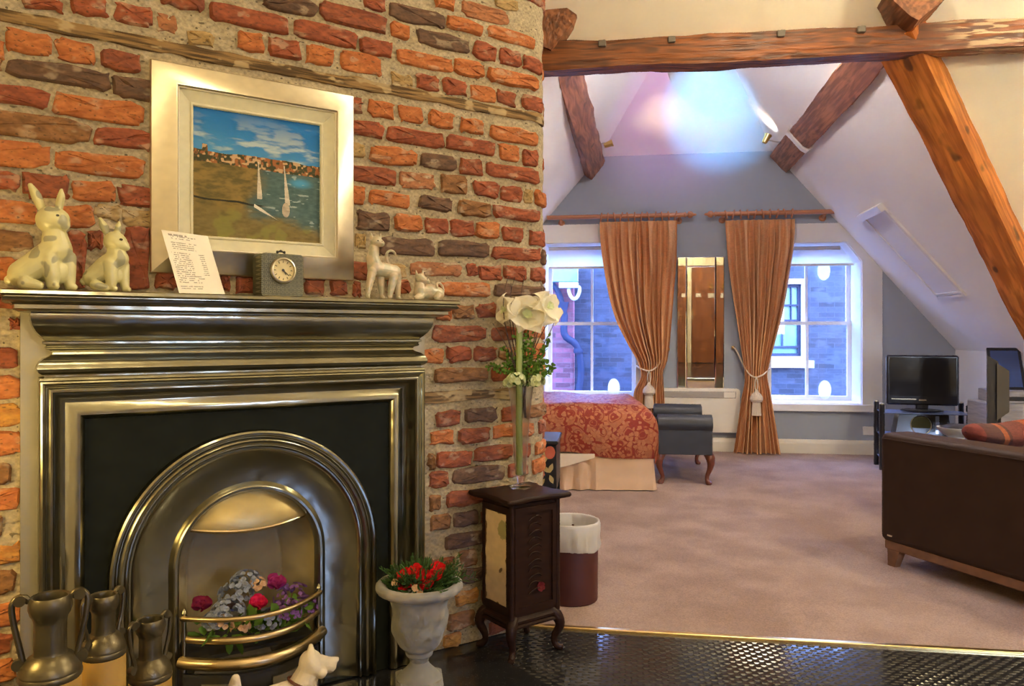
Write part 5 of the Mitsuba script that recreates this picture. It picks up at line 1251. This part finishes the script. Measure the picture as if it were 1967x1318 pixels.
put('hanging_sheet', sheet(sheetcorner, 60, 14, .004), 'mat_sheet', bd, X=BDX, smooth=True, label='cream sheet hanging below the cover')
bn = thing('bench', 'black leather scroll-arm bench on mahogany cabriole legs at the foot of the bed', 'bench')
pr('black_leather', lambda p, n, uv: mi.Color3f(.018, .019, .023) * (.85 + .3 * fbm(p.x * 20, p.y * 20, p.z * 20, 2)), .42, spec=.25)
NX = frame((.225, 6.30, 0), math.radians(0.0))
bw, bl_ = .42, 1.06
put('seat', rbox(0.0, bw, .02, bl_ - .02, .235, .40, .02), 'mat_black_leather', bn, X=NX, smooth=40)
for y0 in (-.01, bl_ - .13):
    arm = sg.Polygon([(0, .24), (.14, .24), (.14, .44), (0, .44)]).union(sg.Point(.060, .478).buffer(.075)).buffer(-.006).buffer(.006)
    m = swap(prism(arm, .0, bw), [2, 0, 1], (1, 1, 1))
    put('scroll_arm', mv(m, np.array([0, y0, 0])), 'mat_black_leather', bn, X=NX, smooth=30)
    for xe in (-.001, bw + .001):
        put('arm_button', mv(swap(lathe([(.001, -.006), (.058, -.004), (.062, 0), (.058, .004), (.001, .006)], 24), [2, 0, 1], (1, 1, 1)), np.array([xe, y0 + .060, .478])), 'mat_black_leather', bn, X=NX)
for x0, sx in ((.035, -1), (bw - .035, 1)):
    for y0, sy in ((.045, -1), (bl_ - .045, 1)):
        d = np.array([sx, sy]) / 1.414
        p = spline([(x0, y0, .25), (x0 + d[0] * .035, y0 + d[1] * .02, .20), (x0 + d[0] * .02, y0 + d[1] * .012, .11), (x0 - d[0] * .004, y0, .045), (x0 + d[0] * .018, y0 + d[1] * .012, .013)], 26)
        put('leg', tube(p, np.interp(np.linspace(0, 1, 26), [0, .2, .55, .85, 1], [.035, .036, .020, .015, .022]), 12), 'mat_mahogany', bn, X=NX)
        put('foot', lathe([(.001, 0), (.018, 0), (.024, .008), (.022, .02), (.012, .028)], 16, (x0 + d[0] * .018, y0 + d[1] * .012, 0.001)), 'mat_mahogany', bn, X=NX)
# ================================================================ sofa, television corner
sf = thing('sofa', 'dark brown leather sofa seen from behind on wooden legs', 'sofa')
ang = math.atan2(3.625 - 4.296, 1.668 - 1.287)
# local: x along the back from its far end towards the camera, y from the back to the seat
SX = frame((1.285, 4.305, 0), ang)
pr('brown_leather', lambda p, n, uv: mi.Color3f(.021, .011, .0075) * (.85 + .35 * fbm(p.x * 14, p.y * 14, p.z * 14, 3)), .5, spec=.12, bump=lambda p, n, uv: fbm(p.x * 130, p.y * 130, p.z * 130, 2) * .0008)
pr('sofa_wood', lambda p, n, uv: mi.Color3f(.115, .050, .022) * (.7 + .6 * fbm(p.x * 30, p.y * 30, p.z * 30, 2)), .4)
put('back', rbox(0, 2.02, .0, .20, .125, .685, .035), 'mat_brown_leather', sf, X=SX, smooth=40)
put('arm', rbox(.0, .17, .06, .88, .125, .56, .035), 'mat_brown_leather', sf, X=SX, smooth=40)
put('arm', rbox(1.85, 2.02, .06, .88, .125, .56, .035), 'mat_brown_leather', sf, X=SX, smooth=40)
for i in range(2):
    put('seat_cushion', rbox(.18 + i * .835, .18 + i * .835 + .825, .19, .90, .27, .43, .04), 'mat_brown_leather', sf, X=SX, smooth=40)
    put('back_cushion', rbox(.19 + i * .83, .19 + i * .83 + .81, .18, .34, .40, .615, .05), 'mat_brown_leather', sf, X=SX, smooth=40)
put('frame_rail', box(.02, 2.0, .015, .85, .085, .135, .006), 'mat_sofa_wood', sf, X=SX, smooth=False)
for x0 in (.035, 1.94):
    for y0 in (.02, .80):
        s = 1 if x0 < 1 else -1
        put('leg', hullof([(x0, y0, .09), (x0 + .075 * 1, y0, .09), (x0, y0 + .05, .09), (x0 + .075, y0 + .05, .09), (x0 + (.0 if s > 0 else .03), y0 + .004, .0), (x0 + (.045 if s > 0 else .075), y0 + .004, .0), (x0 + (.0 if s > 0 else .03), y0 + .04, .0), (x0 + (.045 if s > 0 else .075), y0 + .04, .0)]), 'mat_sofa_wood', sf, X=SX, smooth=False)
put('seam', tube([(.02, -.002, .655), (2.0, -.002, .655)], .003, 6), 'mat_brown_leather', sf, X=SX)
put('badge', box(.055, .085, -.004, .002, .158, .166, .001), 'mat_nickel', sf, X=SX, smooth=False, label='small metal badge')
cu = thing('cushion', 'red and dark striped knitted cushion lying on the sofa', 'cushion')
def knit_fn(p, n, uv):
    s = uv.x
    c = mi.Color3f(.06, .016, .012)
    for a, b, col in ((.0, .10, (.16, .022, .012)), (.26, .31, (.26, .06, .014)), (.34, .52, (.12, .022, .012)), (.52, .60, (.30, .07, .018)), (.60, .86, (.34, .026, .010)), (.92, 1.0, (.2, .03, .014))):
        c = dr.select((s > a) & (s < b), mi.Color3f(*col), c)
    return c * .65 * (.7 + .5 * noise(p.x * 140, p.y * 140, p.z * 140))
pr('knit', knit_fn, .95, bump=lambda p, n, uv: noise(p.x * 150, p.y * 150, p.z * 150) * .004, sheen=.5)
def cush(u, v):
    a = v * 2 * math.pi
    x = (u - .5) * .46
    r = np.clip(1 - np.abs((u - .5) * 2) ** 5, 0, 1) ** .5
    rr = .06 + .94 * r
    return np.stack([x, .135 * np.cos(a) * rr, .062 * np.sin(a) * (np.abs(np.sin(a)) ** .2) * (.04 + .96 * r) + .012 * np.sin(x * 16)], -1)
v, f = sheet(cush, 60, 49)
uu, vv = np.meshgrid(np.linspace(0, 1, 60), np.linspace(0, 1, 49), indexing='ij')
CXX = frame((1.905, 4.245, .695), math.radians(4))
put('cover', (v, f), 'mat_knit', cu, X=CXX, smooth=True, uv=np.stack([uu.ravel(), vv.ravel()], 1))
# the tray-like dish on a low table beyond the sofa
tb = thing('coffee_table', 'low dark table hidden behind the sofa back', 'table')
put('top', box(1.80, 2.45, 4.98, 5.50, .47, .495, .005), 'mat_dark_wood', tb, smooth=False)
for x in (1.83, 2.38):
    for y in (5.02, 5.42):
        put('leg', box(x, x + .045, y, y + .045, 0, .47, .004), 'mat_dark_wood', tb, smooth=False)
pr('blue_white', (.62, .68, .80), .25); pr('gloss_black', (.010, .010, .012), .15, spec=.35)
bo = thing('dish', 'pale blue oval dish with a dark lid showing above the sofa back', 'dish')
put('bowl', mv(lathe([(.001, 0), (.05, .0), (.085, .02), (.108, .048), (.112, .060), (.108, .060), (.08, .03), (.001, .012)], 36), frame((2.03, 5.26, .550))), 'mat_blue_white', bo)
put('foot', lathe([(.05, 0), (.05, .01), (.045, .056)], 24, (2.03, 5.26, .4955)), 'mat_blue_white', bo)
put('lid', mv(lathe([(.001, .020), (.06, .016), (.10, .004), (.108, 0), (.001, -.004)], 36), frame((2.045, 5.262, .611))), 'mat_gloss_black', bo)
tv = thing('television', 'black flat television on the glass stand by the far wall', 'television')
TX = frame((2.555, 7.36, 0), math.radians(-8))
pr('screen', (.010, .010, .011), .08, spec=.25)
put('casing', box(-.288, .288, -.03, .03, .565, 1.005, .014), 'mat_gloss_black', tv, X=TX, smooth=30)
put('screen', box(-.265, .265, -.0325, -.029, .645, .985, .001), 'mat_screen', tv, X=TX, smooth=False)
put('speaker_strip', box(-.25, -.05, -.034, -.028, .612, .622, .001), 'mat_nickel', tv, X=TX, smooth=False)
put('badge', box(-.03, .03, -.034, -.028, .604, .616, .001), 'mat_nickel', tv, X=TX, smooth=False)
put('neck', box(-.05, .05, -.02, .03, .525, .58, .01), 'mat_gloss_black', tv, X=TX, smooth=30)
put('foot', lathe([(.001, 0), (.17, 0), (.175, .005), (.165, .011), (.05, .016), (.001, .016)], 40), 'mat_gloss_black', tv, X=TX @ frame((0, 0, .513)) @ np.diag([1, .75, 1, 1]))
ts = thing('television_stand', 'glass shelved television stand with black tube legs', 'stand')
pr('smoked_glass', (.10, .14, .24), .05, spec=.8)
for z in (.505, .305, .10):
    put('shelf', box(-.345, .345, -.17, .17, z - .008, z, .003), 'mat_smoked_glass', ts, X=TX, smooth=False)
for x in (-.345, .345):
    for y in (-.15, .15):
        put('leg', tube([(x, y, 0), (x, y, .575)], .022, 20), 'mat_gloss_black', ts, X=TX)
        put('cap', lathe([(.022, 0), (.021, .010), (.012, .014), (.001, .014)], 20, (x, y, .575)), 'mat_nickel', ts, X=TX)
hf = thing('mini_stereo', 'black mini stereo with a round grille on the stand below the television', 'stereo')
put('body', hullof([(-.235, -.13, .306), (.205, -.13, .306), (-.20, -.10, .495), (.19, -.10, .495), (-.235, .1, .306), (.205, .1, .306), (-.20, .08, .495), (.19, .08, .495)]), 'mat_gloss_black', hf, X=TX, smooth=False)
pr('olive_grille', (.03, .03, .012), .7, spec=.1)
def disc(prof, x, y, z, tilt=.16): 
    m = swap(lathe(prof, 32), [0, 2, 1], (1, -1, 1))
    c, s = math.cos(tilt), math.sin(tilt)
    return m[0] @ np.array([[1, 0, 0], [0, c, s], [0, -s, c]]) + np.array([x, y, z]), m[1]
put('speaker_cone', disc([(.078, -.002), (.078, .006), (.001, .007)], -.03, -.117, .40), 'mat_olive_grille', hf, X=TX)
a = np.linspace(0, 2 * math.pi, 40, endpoint=False)
put('ring', tube(np.stack([-.03 + .081 * np.cos(a), -.121 + .013 * np.sin(a), .40 + .08 * np.sin(a)], 1), .0035, 8, closed=True), 'mat_nickel', hf, X=TX)
put('display', hullof([(.085, -.129, .33), (.115, -.129, .33), (.085, -.107, .48), (.115, -.107, .48), (.085, -.12, .33), (.115, -.10, .48)]), 'mat_smoked_glass', hf, X=TX, smooth=False)
# desk in the right corner
pr('grey_wood', lambda p, n, uv: mix(mi.Color3f(.20, .20, .22), mi.Color3f(.36, .35, .37), fbm(p.x * 8, p.y * 8, p.z * 70, 3)), .45)
dw = thing('drawer_unit', 'grey wood-grained drawer unit against the knee wall at the right', 'drawers')
put('body', box(2.80, 3.115, 6.62, 7.04, .0, .645, .006), 'mat_grey_wood', dw, smooth=False)
put('riser', box(2.88, 3.115, 6.64, 7.03, .646, .745, .006), 'mat_grey_wood', dw, smooth=False)
put('slot', box(2.91, 3.09, 6.633, 6.65, .668, .700, .002), 'mat_soot', dw, smooth=False)
put('drawer', box(2.82, 3.10, 6.612, 6.63, .36, .60, .005), 'mat_grey_wood', dw, smooth=False)
put('drawer', box(2.82, 3.10, 6.612, 6.63, .06, .34, .005), 'mat_grey_wood', dw, smooth=False)
mo = thing('monitor', 'dark monitor seen edge-on beside the drawer unit', 'monitor')
OX = frame((2.69, 6.36, 0), math.radians(-112))
put('casing', hullof([(-.20, -.02, .50), (.20, -.02, .50), (-.20, -.02, 1.02), (.20, -.02, 1.035), (-.17, .05, .55), (.17, .05, .55), (-.17, .05, .98), (.17, .05, .99)]), 'mat_gloss_black', mo, X=OX, smooth=False)
put('back', hullof([(-.19, .04, .56), (.19, .04, .56), (-.19, .04, .97), (.19, .04, .98), (-.10, .12, .62), (.10, .12, .62), (-.10, .12, .92), (.10, .12, .92)]), 'mat_grey_dark' if pr('grey_dark', (.03, .028, .026), .4) else '', mo, X=OX, smooth=False)
put('stand', join(box(-.04, .04, .03, .07, .02, .60, .008), box(-.13, .13, -.08, .12, .0, .02, .006)), 'mat_gloss_black', mo, X=OX, smooth=False)
sp_ = thing('picture_stand', 'dark blue framed panel leaning on the drawer unit at the right edge', 'frame')
LX = frame((3.0, 6.80, .7455), math.radians(-5))
put('frame', hullof([(-.135, -.02, 0.001), (.135, -.02, .001), (-.135, -.005, .001), (.135, -.005, .001), (-.12, .07, .335), (.12, .07, .335), (-.12, .085, .335), (.12, .085, .335)]), 'mat_gloss_black', sp_, X=LX, smooth=False)
pr('deep_blue', (.035, .06, .16), .3)
put('panel', hullof([(-.112, -.0195, .022), (.112, -.0195, .022), (-.10, .063, .312), (.10, .063, .312), (-.112, -.012, .022), (.112, -.012, .022), (-.10, .07, .312), (.10, .07, .312)]), 'mat_deep_blue', sp_, X=mv.__class__ and LX, smooth=False)
put('emblem', hullof([(-.012, -.002, .075), (.006, -.002, .075), (-.010, .012, .12), (.006, .012, .12), (-.012, .002, .075), (.006, .016, .12)]), 'mat_blue_white', sp_, X=LX, smooth=False)
sk = thing('wall_socket', 'white double socket with black plugs on the knee wall beside the television', 'socket')
SKX = frame((3.134, 7.70, .50), math.radians(-90))
put('plate', box(-.19, .19, -.010, 0, -.05, .05, .004), 'mat_white_gloss', sk, X=SKX, smooth=False)
for x in (-.06, .10):
    put('plug', box(x - .028, x + .028, -.05, -.009, -.03, .03, .008), 'mat_soot', sk, X=SKX, smooth=False)
    put('cable', tube(spline([(x, -.04, -.03), (x, -.05, -.12), (x + .02, -.03, -.3), (x + .03, -.03, -.49)], 16), .004, 6), 'mat_soot', sk, X=SKX)
# roof window blind on the right slope
rw = thing('roof_window', 'roof window with its pale blind drawn, set in the white right slope', 'window')
sd = np.array([.652, 0, -.758]); sn = np.array([-.758, 0, -.652])
def on_slope(a, b, h):  # a down the slope, b towards the camera, h out of the slope, from the upper far corner
    return np.array([2.076, 7.45, zr(2.076)]) + sd * a + np.array([0, -1.0, 0]) * b + sn * h
def sbox(a0, a1, b0, b1, h0, h1):
    return hullof([on_slope(a, b, h) for a in (a0, a1) for b in (b0, b1) for h in (h0, h1)])
put('head_box', sbox(-.02, .045, -.01, .60, -.01, .050), 'mat_white_gloss', rw, smooth=False)
put('frame', join(sbox(.02, 1.0, -.01, .035, -.01, .014), sbox(.02, 1.0, .555, .60, -.01, .018), sbox(.975, 1.0, .0, .59, -.01, .012)), 'mat_white_plaster', rw, smooth=False)
put('blind', sbox(.03, .98, .03, .56, -.01, .004), 'mat_blind', rw, smooth=False)
put('pull_bar', sbox(.945, .962, .03, .56, .002, .016), 'mat_white_gloss', rw, smooth=False)

# ================================================================ lamps
def glow(c, power): return {'type': 'area', 'radiance': {'type': 'rgb', 'value': (np.asarray(c) * power).tolist()}}
def bulb(name, o, r, c, power, parent):
    m = trimesh.creation.icosphere(3, r)
    put(name, (np.array(m.vertices) + np.asarray(o, float), np.array(m.faces)), 'mat_white_gloss', parent, smooth=True, emitter=glow(c, power))
pr('lamp_metal', (.55, .55, .53), .35, metal=1.0)
# ceiling pendants of the living area; main is added to brighten the cream slope
for i, (x, y, z, r, key, label) in enumerate(((.95, 3.15, 3.35, .17, 'main', 'added white globe fill light in front of the collar beam'), (-.4, .9, 2.95, .13, 'pendant', 'white globe pendant above the fireplace corner'), (2.9, 3.0, 2.8, .12, 'right_spot', 'white globe pendant above the sofa'), (.85, -.35, 2.2, .12, 'kitchen', 'white globe pendant near the wooden door'))):
    k = thing('pendant_lamp', label, 'lamp')
    bulb('globe', (x, y, z), r, AMBER if key in ('pendant', 'kitchen') else WARM, LAMPS[key], k)
    put('cord', tube([(x, y, z + r), (x, y, zt)], .006, 8), 'mat_soot', k)
    put('cap', lathe([(.001, .03), (.04, .02), (.05, -.005), (.001, -.006)], 20, (x, y, z + r + .004)), 'mat_lamp_metal', k)
k = thing('pendant_lamp', 'added unseen globe fill light in the wing roof behind the collar beam', 'lamp')  # unseen globe, added to brighten the wing slopes and gable wall
bulb('globe', (.60, 5.35, 3.14), .09, np.array([1.0, .89, .86]), LAMPS['wing'], k)
put('cord', tube([(.60, 5.35, 3.23), (.60, 5.35, 3.98)], .006, 8), 'mat_soot', k)
# a low floor lamp just left of the fireplace
k = thing('floor_lamp', 'low floor lamp washing the brickwork left of the fireplace', 'lamp')
lo = wp(-.36, .90, .46)
bulb('globe', lo, .12, np.array([1.0, .70, .23]), LAMPS['uplighter'], k)
put('pole', tube([(lo[0], lo[1], .02), (lo[0], lo[1], lo[2] - .11)], .012, 12), 'mat_lamp_metal', k)
put('base', lathe([(.001, 0), (.12, 0), (.12, .015), (.02, .03), (.001, .03)], 30, (lo[0], lo[1], 0)), 'mat_lamp_metal', k)
# the two little spotlights on the purlins
def spotlight(o, d, tilt_label, col, inten, angle):
    k = thing('spotlight', tilt_label, 'spotlight')
    A, B, D = onb(d)
    M = np.eye(4); M[:3, 0], M[:3, 1], M[:3, 2], M[:3, 3] = A, B, D, o
    put('head', mv(lathe([(.001, -.065), (.022, -.06), (.026, -.045), (.030, .0), (.036, .022), (.036, .025), (.030, .020)], 24), M), 'mat_lamp_brass' if 'mat_lamp_brass' in scene else pr('lamp_brass', (.80, .62, .22), .3, metal=1.0), k)
    m = lathe([(.001, .012), (.028, .012), (.028, .008), (.001, .008)], 20)
    put('lens', mv((m[0] * np.array([1, 1, 1]), m[1]), M), 'mat_white_gloss', k, emitter=glow(col, inten * .12), smooth=False)
    scene[k.replace('__', '_') + '_light'] = {'type': 'spot', 'to_world': T().look_at(origin=(np.asarray(o) + D * .05).tolist(), target=(np.asarray(o) + D).tolist(), up=[0, 0, 1] if abs(D[2]) < .95 else [1, 0, 0]), 'intensity': {'type': 'rgb', 'value': (np.asarray(col) * inten).tolist()}, 'cutoff_angle': angle, 'beam_width': angle * .45}
    return k
k = spotlight((-.185, 7.70, 3.055), (.95, -.05, .30), 'small brass spotlight at the end of the left purlin', np.array([1, .78, .42]), LAMPS['left_purlin'], 40)
put('bracket', tube([(-.30, 7.72, 3.05), (-.25, 7.71, 3.065), (-.21, 7.70, 3.06)], .007, 8), 'mat_lamp_metal', k)
k = spotlight((1.275, 7.58, 3.035), (.45, .02, .89), 'small spotlight by the right purlin throwing a warm glow up the slope', np.array([1, .74, .36]), LAMPS['right_purlin'], 60)
put('bracket', tube([(1.46, 7.60, 2.98), (1.38, 7.59, 2.985), (1.27, 7.58, 3.01)], .007, 8), 'mat_lamp_metal', k)
# coloured spotlights standing on the collar beam, aimed at the hipped ceiling
k = spotlight((.10, 5.0, 3.02), np.array([.80, 7.75, 3.32]) - np.array([.10, 5.0, 3.02]), 'blue spotlight above the collar beam', np.array([.10, .50, 1.0]), LAMPS['blue_spot'], 10.5)
k = spotlight((.55, 5.0, 3.02), np.array([.40, 7.76, 3.30]) - np.array([.55, 5.0, 3.02]), 'pink spotlight above the collar beam', np.array([.75, .22, .80]), LAMPS['blue_spot'] * .15, 17)
k = spotlight((-.25, 5.0, 3.02), np.array([.33, 7.75, 3.33]) - np.array([-.25, 5.0, 3.02]), 'warm spotlight above the collar beam', np.array([1.0, .66, .40]), LAMPS['blue_spot'] * .20, 4.2)

for key, x in zip([q for q in labels if q.startswith('spotlight')][2:], (.10, .55, -.25)):
    put('bracket', tube([(x, 4.70, 2.90), (x, 4.86, 2.95), (x, 4.985, 3.01)], .008, 8), 'mat_lamp_metal', key)

for base, g in dict(metal_jug='two-handled jugs on the hearth', rabbit_figurine='ceramic rabbits on the mantel', cat_figurine='white cat figures', curtain='copper curtains', curtain_pole='wooden curtain poles', tieback='rope tiebacks', oval_plaque='white oval plaques in the windows',
                    roller_blind='roller blinds', spotlight='small spotlights in the wing roof', pendant_lamp='globe pendants', purlin_beam='purlin beams', wall_socket='wall sockets').items():
    for key in [q for q in labels if '__' not in q and (q == base or (q.startswith(base + '_') and q[len(base) + 1:].isdigit()))]:
        labels[key]['group'] = g
